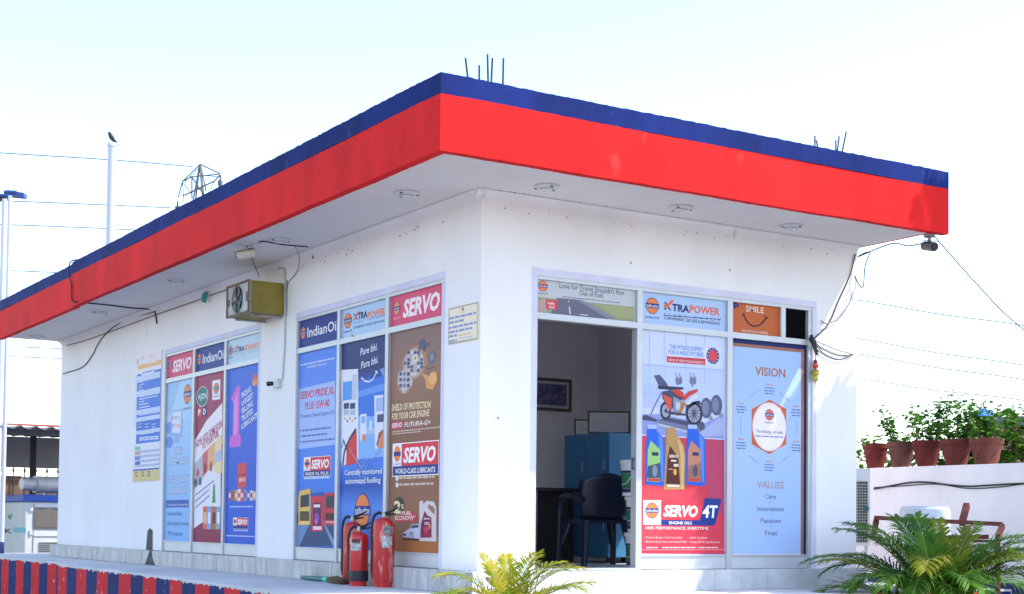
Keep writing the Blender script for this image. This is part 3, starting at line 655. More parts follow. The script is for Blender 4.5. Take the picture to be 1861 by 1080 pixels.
p.text('F L E E T   C A R D S', 850, 322, 1200, 15, '5a6f9c', y1=None); p.stroke([(848, 322), (1205, 347)], .006, '27356f'); p.text('CONVENIENT, SECURE & REWARDING', 850, 346, 1198, 19, '27305c', .01)
p.build('poster', 'sky blue fleet card poster above the motorcycle poster on the front', 'poster', pm('b2d2fa'))
p = Poster('F', FR, (xF[4]-.004, u3-.028+.004, ZD+.048, ZH-.026), CF)
p.text('SMILE', 1363, 296, 1475, 38, 'f4e8e2', .008); p.stroke([(1338, 325), (1350, 316), (1352, 302)], .012, '3a2038')
p.stroke([(1350, 316), (1362, 350), (1385, 378), (1416, 390), (1448, 384), (1475, 360), (1492, 336)], .014, '3a2038'); p.stroke([(1480, 326), (1492, 336), (1503, 340)], .012, '3a2038')
p.text("YOU'RE ON CAMERA", 1337, 425, 1503, 17, 'f0d8cc', .008); p.poly([(1280, 245), (1298, 240), (1320, 256), (1314, 270), (1300, 268), (1298, 280), (1285, 275)], '3a2c6a'); p.ell(1300, 258, 6, 7, '6c5cb0')
p.build('poster', 'orange smile poster with dark drawn mouth in the shopfront fanlight', 'poster', pm('c4693a'))
# --- front shopfront, motorcycle poster
p = panel('F', xF, 1, False, (1150, 590, 180/884))
p.poly([(78, 355), (812, 420), (812, 700), (78, 640)], 'bdd3fa')
for x in (150, 280, 475, 640): p.stroke([(x, 60), (x, 540)], .006, 'a9c2ee')
p.stroke([(78, 355), (812, 410)], .008, 'a5bcea')
for i in range(10): p.stroke([(85+i*18, 530), (83+i*18, 740)], .005, '9fb4de')
p.poly([(78, 800), (250, 800), (640, 880), (812, 800), (812, 1020), (78, 980)], '8f9ed6'); p.poly([(600, 960), (812, 800), (812, 990), (620, 1000)], 'a6b4e2')
p.poly([(300, 180), (785, 208), (778, 375), (300, 340)], 'd4e2fb')
p.text('THE FITNESS EXPERT', 325, 215, 625, 38, '5b8fe0', .02); p.text('FOR A HEALTHY BIKE', 318, 262, 630, 40, '5b8fe0', .02); p.poly([(303, 282), (648, 306), (645, 362), (303, 336)], 'cc4a58'); p.text('SERVO 4T KEEPS YOUR ENGINE FIT', 316, 325, 632, 22, 'f4dce0', .01)
p.ell(714, 280, 57, 74, '2f4592'); p.ell(714, 280, 40, 54, 'd8505c')
for i in range(12): q = 2*math.pi*i/12; p.ell(714+48*math.cos(q), 280+63*math.sin(q), 4, 6, 'e4ecfb', n=8)
# dumb-bells / wheels on rack
for cx, cy in ((655, 745), (745, 720)): p.ell(cx, cy, 52, 92, '5c6482'); p.ell(cx-8, cy, 30, 66, '7c86a4'); p.ell(cx+40, cy+90, 18, 22, '8c94ac')
# treadmill
p.poly([(78, 820), (120, 806), (220, 850), (210, 870), (78, 850)], '4c5270'); p.poly([(220, 850), (330, 830), (640, 890), (650, 930), (575, 970), (220, 880)], '747c9c'); p.poly([(240, 850), (330, 836), (600, 890), (560, 920)], '4c5270'); p.poly([(220, 880), (575, 970), (575, 985), (220, 900)], 'b8c2e0'); p.ell(612, 905, 26, 40, '555c78')
p.stroke([(160, 800), (250, 610)], .01, '5a6284')
# motorcycle
p.ell(292, 770, 50, 82, '353a52'); p.ell(292, 770, 34, 58, '9aa4bc'); p.ell(292, 770, 12, 20, '4a4f68')
p.ell(545, 795, 76, 105, '353a52'); p.ell(545, 795, 54, 78, 'a4adc4'); p.ell(545, 795, 14, 20, '4a4f68')
for i in range(6): q = math.pi*i/6; p.stroke([(545-50*math.cos(q), 795-72*math.sin(q)), (545+50*math.cos(q), 795+72*math.sin(q))], .008, '555a72')
p.poly([(186, 455), (240, 448), (300, 520), (320, 560), (230, 545)], '5a6082'); p.poly([(222, 545), (450, 560), (450, 580), (345, 585), (225, 575)], '3c405a')
p.poly([(255, 600), (330, 585), (430, 610), (450, 660), (400, 700), (340, 760), (300, 720), (262, 650)], '4a4f6c'); p.poly([(262, 620), (345, 660), (340, 770), (300, 730)], 'd85a48'); p.poly([(345, 590), (400, 575), (450, 610), (452, 655), (400, 640)], 'cc4a3e')
p.poly([(450, 640), (500, 595), (578, 575), (575, 600), (500, 640), (445, 690)], 'cc4a3e'); p.poly([(355, 640), (430, 680), (440, 760), (410, 810), (360, 770)], '8f96ae'); p.poly([(380, 690), (420, 700), (412, 770), (378, 750)], 'c4cadc')
p.poly([(440, 690), (470, 700), (420, 810), (390, 815)], 'b8783c'); p.poly([(466, 700), (520, 640), (575, 620), (580, 645), (520, 690), (480, 760)], 'd4dae8'); p.poly([(470, 720), (590, 680), (608, 720), (540, 690), (480, 760)], '3c405a')
p.poly([(300, 770), (480, 800), (470, 815), (320, 800)], '4a4f68')
for x in (395, 425, 520, 550): p.ell(x, 500, 16, 36, '7c84a4'); p.stroke([(x, 470), (x-18, 430)], .008, '7c84a4')
p.stroke([(400, 540), (430, 500)], .012, '6a7090'); p.stroke([(525, 560), (545, 515)], .012, '6a7090')
# red field, bottles
p.crop = (1150, 790, 180/845)
p.poly([(75, 10), (780, 45), (780, 1020), (75, 1015)], 'd04456'); p.poly([(75, 10), (280, 20), (420, 560), (200, 900), (75, 960)], 'd84c58'); p.poly([(600, 40), (780, 45), (780, 700), (640, 560)], 'b8486a')
for x0, lab, bb_ in ((105, '9ccf7c', '2f6ae0'), (450, 'c48a70', '2f66da')):
    p.poly([(x0+18, -80), (x0+95, -78), (x0+98, -30), (x0+165, 40), (x0+172, 420), (x0+150, 440), (x0, 425), (x0+4, 120)], bb_)
    p.poly([(x0+18, -85), (x0+95, -83), (x0+95, -48), (x0+18, -50)], 'a9c2f4'); p.poly([(x0+110, -10), (x0+150, 40), (x0+155, 400), (x0+140, 410)], '5c90f2')
    p.poly([(x0+45, 50), (x0+125, 130), (x0+128, 405), (x0+15, 400), (x0+20, 130)], lab); p.poly([(x0+20, 270), (x0+126, 240), (x0+128, 370), (x0+15, 370)], '41607a' if x0 < 200 else '9a7468'); p.rect_(x0+55, 150, x0+110, 182, '303c68'); p.ell(x0+80, 310, 22, 50, '8a94a0' if x0 < 200 else '5c5664'); p.rect_(x0+20, 372, x0+126, 400, 'c84a4c')
p.poly([(285, -60), (360, -60), (365, -10), (430, 90), (448, 180), (440, 470), (262, 470), (278, 120)], 'b89460'); p.poly([(375, 20), (425, 105), (436, 180), (428, 460), (405, 460), (405, 180)], 'd6b680')
p.poly([(315, 95), (385, 195), (400, 425), (280, 420), (295, 190)], '5c332c'); p.text('SERVO', 306, 195, 384, 24, 'f4e4d8', .035, .15); p.rect_(322, 215, 368, 232, 'e8d8cc'); p.ell(357, 320, 14, 28, 'ecb050'); p.poly([(290, 425), (400, 430), (392, 448), (288, 446)], 'e4dcd8'); p.rect_(300, 290, 340, 300, 'c8a898'); p.rect_(345, 250, 385, 275, 'e8d8cc')
p.poly([(88, 560), (240, 560), (240, 772), (88, 768)], 'fbfbfd'); p.oil(163, 648, 54, 70, True, wc='7a8094')
p.poly([(240, 565), (608, 572), (572, 730), (240, 725)], 'e04552'); p.poly([(240, 728), (570, 732), (610, 550), (625, 542), (752, 548), (748, 585), (705, 755), (690, 776), (240, 772)], '27408f')
p.text('SERVO', 258, 695, 552, 95, 'ffffff', .04, .22); p.text('4T', 592, 705, 722, 105, 'ffffff', .03, .1); p.text('ENGINE OILS', 308, 764, 502, 25, 'f4f6ff', .015)
p.text('100% PERFORMANCE. EVERYTIME.', 104, 808, 648, 26, 'fbe6e6', .012, .1)
p.text('• Protects Engine, Clutch and Gear', 100, 885, 420, 18, 'f7d6d8'); p.text('• JASO Compliant', 478, 888, 636, 18, 'f7d6d8'); p.text('• Ensures Quick Start and Smooth Ride', 100, 922, 460, 20, 'f7d6d8'); p.text('• Meets API SL Specifications', 478, 925, 742, 20, 'f7d6d8')
p.lines(115, 970, 212, 13, 'fbe0e0'); p.lines(250, 970, 540, 13, 'fbe0e0'); p.lines(556, 970, 730, 13, 'fbe0e0'); p.rect_(75, 980, 780, 985, 'f09aa4')
p.build('poster', 'engine oil poster with red motorcycle on a treadmill and three oil bottles', 'poster', grad('g_bike', [(0, 'b8cdf8'), (1, 'cfdefb')]))
# --- front shopfront, vision poster
p = panel('F', xF, 2, False, (1300, 620, 280/657))
a0, a1, b0, b1 = p.rect
p.ab(a0, a1, b1-.045, b1, '1d2a6a'); p.ab(a1-.035, a1, b0, b1, '232c5e'); p.ab(a0+.006, a1-.035, b1-.075, b1-.045, 'a4705c'); p.ab(a1-.07, a1-.035, b0, b1-.045, 'a4705c'); p.ab(a0, a0+.03, b0, b1-.045, '9c8078'); p.ab(a0+.03, a1-.07, b0, b0+.012, 'd6daf0')
p.text('VISION', 170, 145, 298, 38, 'b0764c', .018)
for (x0, y0, x1, y1) in ((140, 245, 185, 208), (270, 215, 318, 258), (108, 325, 108, 400), (347, 340, 347, 408), (140, 485, 182, 522), (272, 522, 318, 487)): p.stroke([(x0, y0), (x1, y1)], .006, '8ca0cc')
for cx, cy in ((230, 188), (345, 282), (110, 268), (345, 432), (110, 422), (230, 516)):
    p.lines(cx-14, cy, cx+14, 8, 'c89a8c')
    for j, hw in enumerate((20, 22, 18)): p.lines(cx-hw, cy+14+j*12, cx+hw, 7, '6478ac')
p.poly([(231, 250), (302, 290), (302, 440), (231, 482), (155, 440), (155, 290)], 'd06a4c'); p.ell(230, 366, 72, 104, 'e9e6ee'); p.ell(230, 366, 66, 96, 'f3f0f4')
p.oil(230, 315, 18, 24, True, orange='d87a6a'); p.text('The Energy of India', 172, 390, 288, 13, '5a6690', .008); p.lines(170, 408, 290, 8, '8c96b8')
p.text('VALUES', 178, 626, 292, 30, 'b89a94', .014)
for st, x0, y0, x1 in (('Care', 210, 672, 258), ('Innovation', 178, 724, 292), ('Passion', 192, 775, 278), ('Trust', 208, 828, 264)): p.text(st, x0, y0, x1, 21, '6070a4', .01)
for st, x0, y0, x1 in (('C', 210, 672, 222), ('I', 178, 724, 182), ('P', 192, 775, 203), ('T', 208, 828, 219)): p.text(st, x0, y0, x1, 21, 'b89a94', .012)
for y in (688, 740, 791): p.ell(235, y, 2.2, 3, '6070a4', n=8)
p.build('poster', 'tall pale blue vision and values poster with orange hexagon and dark border', 'poster', pm('a9cbfa'))
# the unglazed fanlight beside it: a black sheet stands in for its shade
m = MB(); fx(u3+.028, xF[5], ZD+.052, ZH-.03, .05, .055, 'F', m=m); m.build('fanlight_shade', mat('fanlight_shade_black', (.003, .003, .004), .9, spec=.05), fF)
# --- tariff board beside the far window, notice by the corner
r = (ay(243.5, 1.7, -.012, 'S'), ay(291.5, 1.7, -.012, 'S'), .885, 2.525)
p = Poster('S', -.012, r, (230, 620, .25)); a0, a1, b0, b1 = r; h = b1-b0; wd = a1-a0
p.ab(a0, a1, b1-h*.145, b1, 'eceaf4'); p.ab(a0+wd*.12, a1, b1-h*.105, b1-h*.07, 'eebd84'); p.ab(a0+wd*.1, a1, b0+h*.30, b1-h*.14, '4a7fe0'); p.ab(a0, a0+wd*.09, b0+h*.45, b1-h*.14, 'dfe6f6'); p.ab(a0, a1, b0+h*.095, b0+h*.30, 'e4ebf8'); p.ab(a0, a1, b0, b0+h*.085, 'd9cd92'); p.ab(a0, a1, b0+h*.085, b0+h*.097, '3f66c0')
p.ell(82, 150, 9, 22, 'c8c4d8')
for i in range(4): p.text('पेट्रोल'[i:i+1], 105+i*33, 140-i*8, 128+i*33, 22, 'e8a07c')
p.lines(150, 170, 215, 10, 'fbf0dc'); p.rect_(110, 215, 202, 245, 'e6eefb'); p.lines(118, 240, 196, 14, '4a7fe0')
for i, (y, x1) in enumerate(((285, 135), (305, 120), (325, 128), (345, 110), (365, 122), (392, 150), (412, 245), (430, 228), (450, 130), (470, 162), (492, 170), (525, 235), (545, 245), (585, 230))): p.lines(92, y, x1, 11, 'dce8fc')
for i in range(3): p.rect_(78+i*50, 585-i*2, 118+i*50, 650, '3f74d6'); p.lines(85+i*50, 610, 112+i*50, 9, 'dce8fc'); p.lines(85+i*50, 632, 112+i*50, 9, 'dce8fc')
for y in (262, 370, 505, 560, 655): p.rect_(72, y, 245, y+2, 'c9dafa')
p.lines(105, 682, 200, 10, 'dce8fc')
for i in range(4): p.rect_(95+i*36, 700-i*3, 124+i*36, 722-i*3, 'dfe8fb'); p.lines(100+i*36, 718-i*3, 118+i*36, 10, '5a80d0')
for i in range(4): p.rect_(62, 770+i*36, 100, 790+i*36, ['7fc8b0', 'd8a890', '6f90d8', '5a78c8'][i]); p.rect_(62, 800+i*34, 240, 802+i*34, 'b8c4e4')
for i in range(4): p.rect_(66+i*44, 952-i*2, 80+i*44, 985-i*2, ['3c3c44', '4c4c50', '3c3c44', 'b4c0e4'][i]); p.rect_(69+i*44, 958-i*2, 77+i*44, 978-i*2, 'e4d9a4')
p.build('tariff_board', 'tall blue and white tariff board with yellow foot screwed to the side wall', 'sign', pm('f0f0f6'), .011)
r = (ay(815, 2.04, -.012, 'S'), ay(868.5, 2.04, -.012, 'S'), 1.885, 2.19)
p = Poster('S', -.012, r, (700, 480, 1/6.75)); a0, a1, b0, b1 = r
for q in ((a0, a1, b1-.012, b1), (a0, a1, b0, b0+.012), (a0, a0+.012, b0+.012, b1-.012), (a1-.012, a1, b0+.012, b1-.012)): p.ab(*q, 'b5ad9a')
p.ell(953, 555, 16, 24, 'b89a70'); p.lines(925, 602, 985, 8, 'c8a868')
for y, x1 in ((690, 1115), (745, 965), (805, 1120), (860, 1070), (910, 880), (970, 880)): p.lines(785, y, x1, 38, '8fa3d8')
p.lines(900, 888, 1055, 24, 'e8cf7c'); p.lines(910, 925, 1080, 20, 'bccadc')
p.build('notice_board', 'small cream notice with rows of blue lettering beside the building corner', 'notice', pm('f1eed9'), .011)
# ------------------------------------------------------------------ soffit lamps
LAMPW = mat('lamp_ceramic', (.66, .65, .64), .5, var=.1, vscale=20)
LAMPD = mat('lamp_dark', (.10, .10, .11), .6)
BULB = mat('lamp_lens', (.62, .63, .66), .25)
def soffit_lamp(x, y, label):
    t = thing('ceiling_lamp', label, 'lamp', (x, y, ZS), group='round lamps under the roof overhang')
    c = Vector((x, y, ZS))
    m = MB(); m.lathe([(.105, -.002), (.105, -.010), (.085, -.022), (.06, -.024), (.055, -.012)], c, 28); m.smoothed('rim', LAMPW, t)
    m = MB(); m.lathe([(.05, -.013), (.05, -.032), (.03, -.038)], c, 20); m.smoothed('lens', BULB, t)
    for k in range(3):
        a = k*2.1+x; m = MB(); m.box(c.x+.09*math.cos(a)-.012, c.x+.09*math.cos(a)+.012, c.y+.09*math.sin(a)-.006, c.y+.09*math.sin(a)+.006, ZS-.026, ZS-.0195); m.build('spring_clip', LAMPD, t)
for px, py, lb in ((67, 610, 'round white soffit lamp nearest the far end of the side overhang'), (180, 567, 'round white soffit lamp beside the roof joint cable'), (318, 509, 'round white soffit lamp above the far side window'),
        (507, 435, 'round white soffit lamp next to the bullet camera and wires'), (739, 350, 'round white soffit lamp above the near side window'),
        (994, 338, 'round white soffit lamp on the front overhang beside the building corner'), (1237, 376, 'middle round white soffit lamp on the front overhang'), (1437, 410, 'round white soffit lamp on the front overhang above the smile poster')):
    q = onz(px, py, ZS); soffit_lamp(q.x, q.y, lb)
# ------------------------------------------------------------------ wall cooler
ac = thing('wall_cooler', 'old olive and grey box cooler with black fan hung high on side wall', 'air cooler', (-.2, 4.3, 2.48))
yr = onx(452.8, 540, -.40).y; yl = onx(413.5, 540, -.40).y; zt = onx(452.8, 509, -.40).z; zl = onx(452.8, 566, -.40).z
OL = mat('olive_sheet_metal', (.30, .23, .035), .55, var=.25, vscale=5, rgb2=(.20, .15, .05), thr=.66)
GR = mat('weathered_sheet', (.42, .40, .40), .6, .2, var=.35, vscale=7, rgb2=(.22, .14, .09), thr=.63)
m = MB(); m.box(-.38, -.012, yr, yl, zl, zt); m.build('casing', OL, ac)
m = MB(); m.box(-.40, -.3805, yr-.006, yl+.006, zl-.006, zt+.006); m.build('front_panel', GR, ac)
m = MB()
for a, b, c_, d in ((yr-.008, yr+.016, zl, zt), (yl-.016, yl+.008, zl, zt), (yr, yl, zl-.008, zl+.014), (yr, yl, zt-.014, zt+.008)): m.box(-.411, -.4005, a, b, c_, d)
m.build('front_trim', mat('rusty_trim', (.20, .13, .08), .8, var=.4, vscale=12), ac)
yc, zc = (yr+yl)/2, (zl+zt)/2; m = MB(); n = 28; rad = (zt-zl)*.44
pts = [Vector((-.403, yc+.02+rad*1.0*math.cos(2*math.pi*i/n), zc+rad*math.sin(2*math.pi*i/n))) for i in range(n)]; m.prism(pts, (-.004, 0, 0)); fan = m.build('fan_opening', DARK, ac)
m = MB(); m.cyl((-.408, yc+.02, zc), (-.43, yc+.02, zc), .035, .025, 14); m.build('fan_hub', mat('hub_grey', (.16, .16, .18), .4), ac)
m = MB()
for k in range(5):
    a = 2*math.pi*k/5; d = Vector((0, math.cos(a), math.sin(a))); e = Vector((0, -math.sin(a), math.cos(a))); c = Vector((-.409, yc+.02, zc))
    m.prism([c+d*.03-e*.012, c+d*rad*.92-e*.05, c+d*rad*.92+e*.03, c+d*.03+e*.012], (-.006, 0, 0))
m.build('fan_blade', mat('fan_blade', (.015, .016, .022), .5), ac)
m = MB(); m.box(-.404, -.4005, yr+.03, yr+.085, zc-.05, zc+.05); m.box(-.404, -.4005, yl-.07, yl-.03, zc-.05, zc+.02); m.build('vent_slot', DARK, ac)
m = MB(); m.box(-.011, -.001, yr-.06, yr-.005, zl-.02, zt+.03); m.build('mounting_strip', GR, ac)
# bracket arms below
for y in (yr+.08, yl-.08): m = MB(); m.tube([(-.002, y, zl-.02), (-.34, y, zl-.02)], .012, 6); m.build('bracket', GR, ac)
# ------------------------------------------------------------------ cables and fittings on the walls
def cable(name, label, pts, r, mt, n=6, sm=True):
    m = MB(); m.tube(curve(pts, 6) if sm else pts, r, n); return tag(m.smoothed(name, mt, None, 80), label, 'cable')
xw = -.012
J = [onx(px, py, -OX-.014) for px, py in ((127, 478), (126, 500), (130, 520), (131, 546))]
cable('cable', 'thick black cable over the roof joint and along the soffit', [J[0]+Vector((.3, 0, .035)), J[0]+Vector((.1, 0, .05))]+J+[onz(px, py, ZS-.012) for px, py in ((140, 549), (190, 554), (240, 560), (281, 563))]+[onx(281, 566, xw), onx(283, 574, xw), onx(285, 588, xw)], .009, BLACK)
cov = [onx(px, py, -.05) for px, py in ((116, 628), (150, 618), (200, 600), (283, 566), (345, 545), (380, 533), (410, 524))]
for i, q in enumerate(cov): q.z = min(q.z, ZS-.088); q.x = -.012
for i in range(1, len(cov)): cov[i].z -= R.uniform(0, .03)
cable('cable', 'thin dark wire run under the cove of the side wall', cov, .005, BLACK)
cable('cable', 'black wire swooping from the cove down to the far wall edge', [onx(px, py, xw) for px, py in ((114.5, 679), (122, 677), (150, 667), (168, 645), (180, 622), (199, 600), (230, 582), (283, 566))], .007, BLACK)
cable('cable', 'thin wire dangling from the side bullet camera to the cooler', [onz(449, 447, ZS-.09), onx(455, 463, -.5), onx(463, 483, -.45), onx(471, 503, -.36)], .004, BLACK)
cable('cable', 'black cable across the soffit beside the bullet camera', [onz(px, py, ZS-.01) for px, py in ((470, 441), (480, 439), (507, 444), (535, 447), (556, 449))]+[onx(566, 452, -.02), onx(569, 470, xw)], .006, BLACK)
cable('cable', 'loose looping wire hanging from the soffit beside the white conduit', [onz(536, 448, ZS-.01), onx(543, 462, -.2), onx(544, 480, -.06), onx(538, 496, xw), onx(525, 512, xw), onx(521, 523, xw), onx(512, 530, xw), onx(498, 531, xw)], .0045, GREYC)
cable('conduit', 'white plastic conduit running down the wall between the side windows', [onx(px, py, xw) for px, py in ((505, 488), (514, 488.5), (517, 495), (518, 560), (517, 625), (515, 660), (513, 690))], .009, mat('pvc_grey', (.55, .55, .56), .5), 8)
q = onx(508, 697, 0); sw = thing('switch_box', 'small white junction box with a black bulb holder between the side windows', 'junction box', (0, q.y, q.z-.05))
m = MB(); m.bevbox(-.05, -.001, q.y-.055, q.y+.055, q.z-.045, q.z+.045, .006); m.build('box', mat('pvc_white', (.62, .62, .62), .5), sw)
m = MB(); m.cyl((-.051, q.y+.06, q.z), (-.08, q.y+.12, q.z-.0), .022, .026, 12); m.cyl((-.03, q.y+.055, q.z), (-.06, q.y+.10, q.z), .018, .018, 12); m.smoothed('bulb_holder', DARK, sw)
# fixings of old wiring: dark clips along the cove
def bullet_cam(px, py, base_z, rz, body, lens_dir, label, mt):
    c = onz(px, py, base_z); t = thing('security_camera', label, 'camera', (c.x, c.y, base_z))
    m = MB(); m.cyl((c.x, c.y, base_z), (c.x, c.y, base_z-.02), .055, .05, 18); m.tube([(c.x, c.y, base_z-.02), (c.x, c.y, base_z-.07)], .016, 8); m.smoothed('bracket', mt, t)
    d = Vector(lens_dir).normalized(); p = Vector((c.x, c.y, base_z-.105))
    m = MB(); m.cyl(p-d*.09, p+d*.09, .042, .042, 18); m.smoothed('body', body, t)
    m = MB(); m.cyl(p+d*.091, p+d*.098, .036, .034, 18); m.smoothed('lens', DARK, t)
    m = MB(); up = Vector((0, 0, 1)); s_ = d.cross(up).normalized(); u_ = s_.cross(d)
    m.prism([p+u_*.046+s_*.04-d*.09, p+u_*.046-s_*.04-d*.09, p+u_*.046-s_*.04+d*.115, p+u_*.046+s_*.04+d*.115], u_*.006); m.build('sun_shield', body, t)
bullet_cam(448, 443, ZS, 0, mat('camera_cream', (.62, .58, .46), .5), (-.75, .5, -.2), 'cream bullet camera under the side overhang near the cooler', mat('camera_white', (.66, .66, .66), .5))
bullet_cam(1689, 427, ZF, 0, mat('camera_dark', (.12, .12, .13), .5), (-.35, -1, -.25), 'dark bullet camera under the front corner of the red roof edge', mat('camera_grey', (.3, .3, .32), .5))
# right-hand cables
e0 = Vector((4.18, -.012, 2.02))
cable('cable', 'black wire from the roof corner down to the shopfront jamb', [ony(px, py, -.012) for px, py in ((1554, 462), (1545, 500), (1525, 545), (1505, 590), (1478, 617))], .006, BLACK)
cable('cable', 'thin slack wire beside the roof corner running to the shopfront jamb', [ony(px, py, -.03) for px, py in ((1551, 530), (1543, 552), (1525, 578), (1503, 588), (1492, 583))], .006, GREYC)
cable('cable', 'looping black cable sagging off the front right corner', [onz(1684, 441, ZF-.04), ony(1650, 447, -.5), ony(1620, 443, -.25), Vector((W-.01, -.03, 3.0)), ony(1580, 458, -.05), ony(1572, 485, -.05), ony(1569, 521, -.05), ony(1563, 520, -.05), ony(1553, 502, -.03)], .006, BLACK)
for dz, lb in ((0, 'upper thin wire drawn from the shopfront jamb to the wall edge'), (9, 'lower drooping wire drawn from the shopfront jamb to the wall edge'), (16, 'lowest sagging wire loop beside the hanging charm')):
    cable('cable', lb, [ony(1476, 617, -.014), ony(1495, 625+dz, -.016), ony(1522, 636+dz*1.1, -.016), ony(1540, 641+dz*.5, -.016), ony(1552, 645-dz*.05, -.014)], .0045, BLACK if dz else GREYC)
m = MB(); rg = random.Random(3)
for i in range(9): m.tube([ony(1474+rg.uniform(-3, 3), 612+rg.uniform(-3, 3), -.02), ony(1478+rg.uniform(-4, 4), 622+rg.uniform(-3, 3), -.05), ony(1483+rg.uniform(-3, 4), 640+rg.uniform(-6, 6), -.03)], [.010, .016, .005], 6)
tag(m.smoothed('cable_knot', BLACK), 'tangled knot of black tape and wire at the shopfront jamb', 'cable')
# hanging lemon and chilli charm
q = ony(1482, 672, -.03); t = thing('hanging_charm', 'string charm of red and yellow beads with green chillies by the shopfront jamb', 'charm', (q.x, q.y, q.z-.15))
m = MB(); m.tube([q+Vector((0, 0, .16)), q+Vector((0, 0, -.14))], .003, 5); m.build('string', BLACK, t)
for i, (dz, rad, c) in enumerate(((.075, .020, (.05, .03, .02)), (.038, .030, (.65, .05, .02)), (-.03, .034, (.60, .38, .03)), (-.085, .030, (.55, .45, .05)))):
    m = MB(); m.lathe([(rad*math.sin(math.pi*k/8)+.0005, -rad*math.cos(math.pi*k/8)) for k in range(9)], q+Vector((0, 0, dz)), 12); m.smoothed('bead', mat('bead%d' % i, c, .4), t, 180)
m = MB()
for i in range(6): a = i*1.05; m.tube([q+Vector((0, 0, .005)), q+Vector((.03*math.cos(a), .03*math.sin(a), -.01)), q+Vector((.05*math.cos(a), .02*math.sin(a), -.05))], [.006, .007, .002], 6)
m.smoothed('chillies', mat('chilli', (.06, .18, .03), .4), t)
# bare column rods standing out of the roof
STEEL = mat('dark_rebar', (.055, .055, .06), .7, .4)
for i, (px, yt, yb, lean, lb) in enumerate(((850, 106, 140, 4, 'outermost leaning steel rod on the roof nearest the front corner'), (871, 119, 142, 0, 'shortest upright steel rod of the cluster above the front corner'), (887, 99, 145, 1, 'tallest steel rod of the cluster above the front corner'), (893, 106, 146, -2, 'slightly tilted steel rod beside the tallest one above the front corner'), (914, 106, 150, -1, 'single straight steel rod standing apart above the front corner'),
        (1481, 247, 268, 0, 'short upright steel rod of the pair towards the right end of the roof'), (1486, 255, 270, 2, 'tiny bent steel rod beside the upright one on the right of the roof'), (1519, 255, 274, 0, 'stubby steel rod at the right end of the roof'), (1522, 248, 274, -3, 'middle leaning steel rod at the right end of the roof'), (1531, 240, 274, -7, 'longest leaning steel rod at the right end of the roof'))):
    y = -.75; b = ony(px, yb, y); tp = ony(px-lean, yt, y)
    b2 = b+(b-tp).normalized()*max(0, (b.z-3.50))/max(.2, (tp-b).normalized().z)
    m = MB(); m.tube([b2, b.lerp(tp, .5), tp], .008, 6)
    tag(m.smoothed('steel_rod', STEEL), lb, 'steel rod', 'bare reinforcement rods on the roof')
# ------------------------------------------------------------------ fire extinguishers
XR = mat('extinguisher_red', (.62, .020, .022), .32, var=.12, vscale=6, coat=.4)
XR2 = mat('scraped_extinguisher_red', (.60, .03, .03), .45, var=.3, vscale=6, rgb2=(.72, .22, .20), thr=.53, stretch=(1, 1, .3))
def extinguisher(x, y, rad, h, red, label, seat=None, stick=0, hose_side=1, lab_ang=None):
    z = -.18; t = thing('fire_extinguisher', label, 'fire extinguisher', (x, y, z), group='fire extinguishers on the platform'); c = Vector((x, y, z))
    m = MB(); m.lathe([(rad*.86, .0), (rad*.9, .02), (rad*.9, .035), (rad, .05), (rad, h-.07), (rad*.97, h-.045), (rad*.86, h-.02), (rad*.62, h-.004), (rad*.3, h+.004), (rad*.26, h+.012)], c, 28); m.smoothed('cylinder', red, t, 35)
    if seat:
        m = MB(); m.lathe([(rad+.002, .045), (rad+.003, .05), (rad+.003, seat), (rad+.001, seat+.002)], c, 28); m.smoothed('base_band', mat('black_band', (.02, .022, .03), .5, var=.3, vscale=10), t)
    zt = h+.010
    m = MB(); m.lathe([(.022, zt), (.024, zt+.02), (.018, zt+.045)], c, 14); m.smoothed('valve', mat('valve_brass', (.35, .34, .33), .35, .6), t)
    d = Vector((-.80, -.60, 0)); s_ = Vector((.60, -.80, 0))
    dirs = s_*hose_side
    m = MB(); p = c+Vector((0, 0, zt+.03))
    m.tube([p-dirs*.03, p+dirs*.06+Vector((0, 0, .022)), p+dirs*.14+Vector((0, 0, .06))], [.012, .011, .007], 8); m.tube([p-dirs*.03, p+dirs*.05+Vector((0, 0, -.004)), p+dirs*.11+Vector((0, 0, .004))], [.011, .010, .007], 8); m.smoothed('lever', DARK, t)
    m = MB(); q = c-dirs*(rad+.018); m.tube(curve([p-dirs*.02, p-dirs*.06+Vector((0, 0, .01)), q+Vector((0, 0, h-.02)), q+Vector((0, 0, h*.55)), q+Vector((0, 0, h*.25)), q+dirs*.01+Vector((0, 0, .08))], 6), .013, 8); m.smoothed('hose', DARK, t)
    a0 = math.atan2(d.y, d.x)+(lab_ang or 0)
    def sticker(zc, hh, da, span, mt):
        m = MB(); n = 8; v = []
        for i in range(n+1):
            a = a0+da-span/2+span*i/n
            for zz in (zc-hh/2, zc+hh/2): v.append(c+Vector(((rad+.0015)*math.cos(a), (rad+.0015)*math.sin(a), zz)))
        m.raw(v, [(2*i, 2*i+2, 2*i+3, 2*i+1) for i in range(n)]); m.build('label', mt, t, fix=False)
    LB = mat('worn_paper_label', (.55, .52, .52), .7, var=.5, vscale=30, rgb2=(.08, .07, .08), thr=.56)
    LD = mat('grimy_label', (.22, .21, .21), .7, var=.6, vscale=30, rgb2=(.5, .48, .48), thr=.55)
    if stick == 1: sticker(h*.74, .075, .12, 1.15, LB); sticker(h*.9-.03, .04, .1, .9, mat('dark_decal', (.09, .03, .03), .6, var=.4, vscale=25)); 
    if stick == 2: sticker(h*.83, .08, .95, .9, LD); sticker(h*.66, .10, .9, 1.0, LB)
    return t
extinguisher(-.265, 1.62, .085, .475, XR, 'red fire extinguisher with black base band and white paper label', seat=.135, stick=1, hose_side=1)
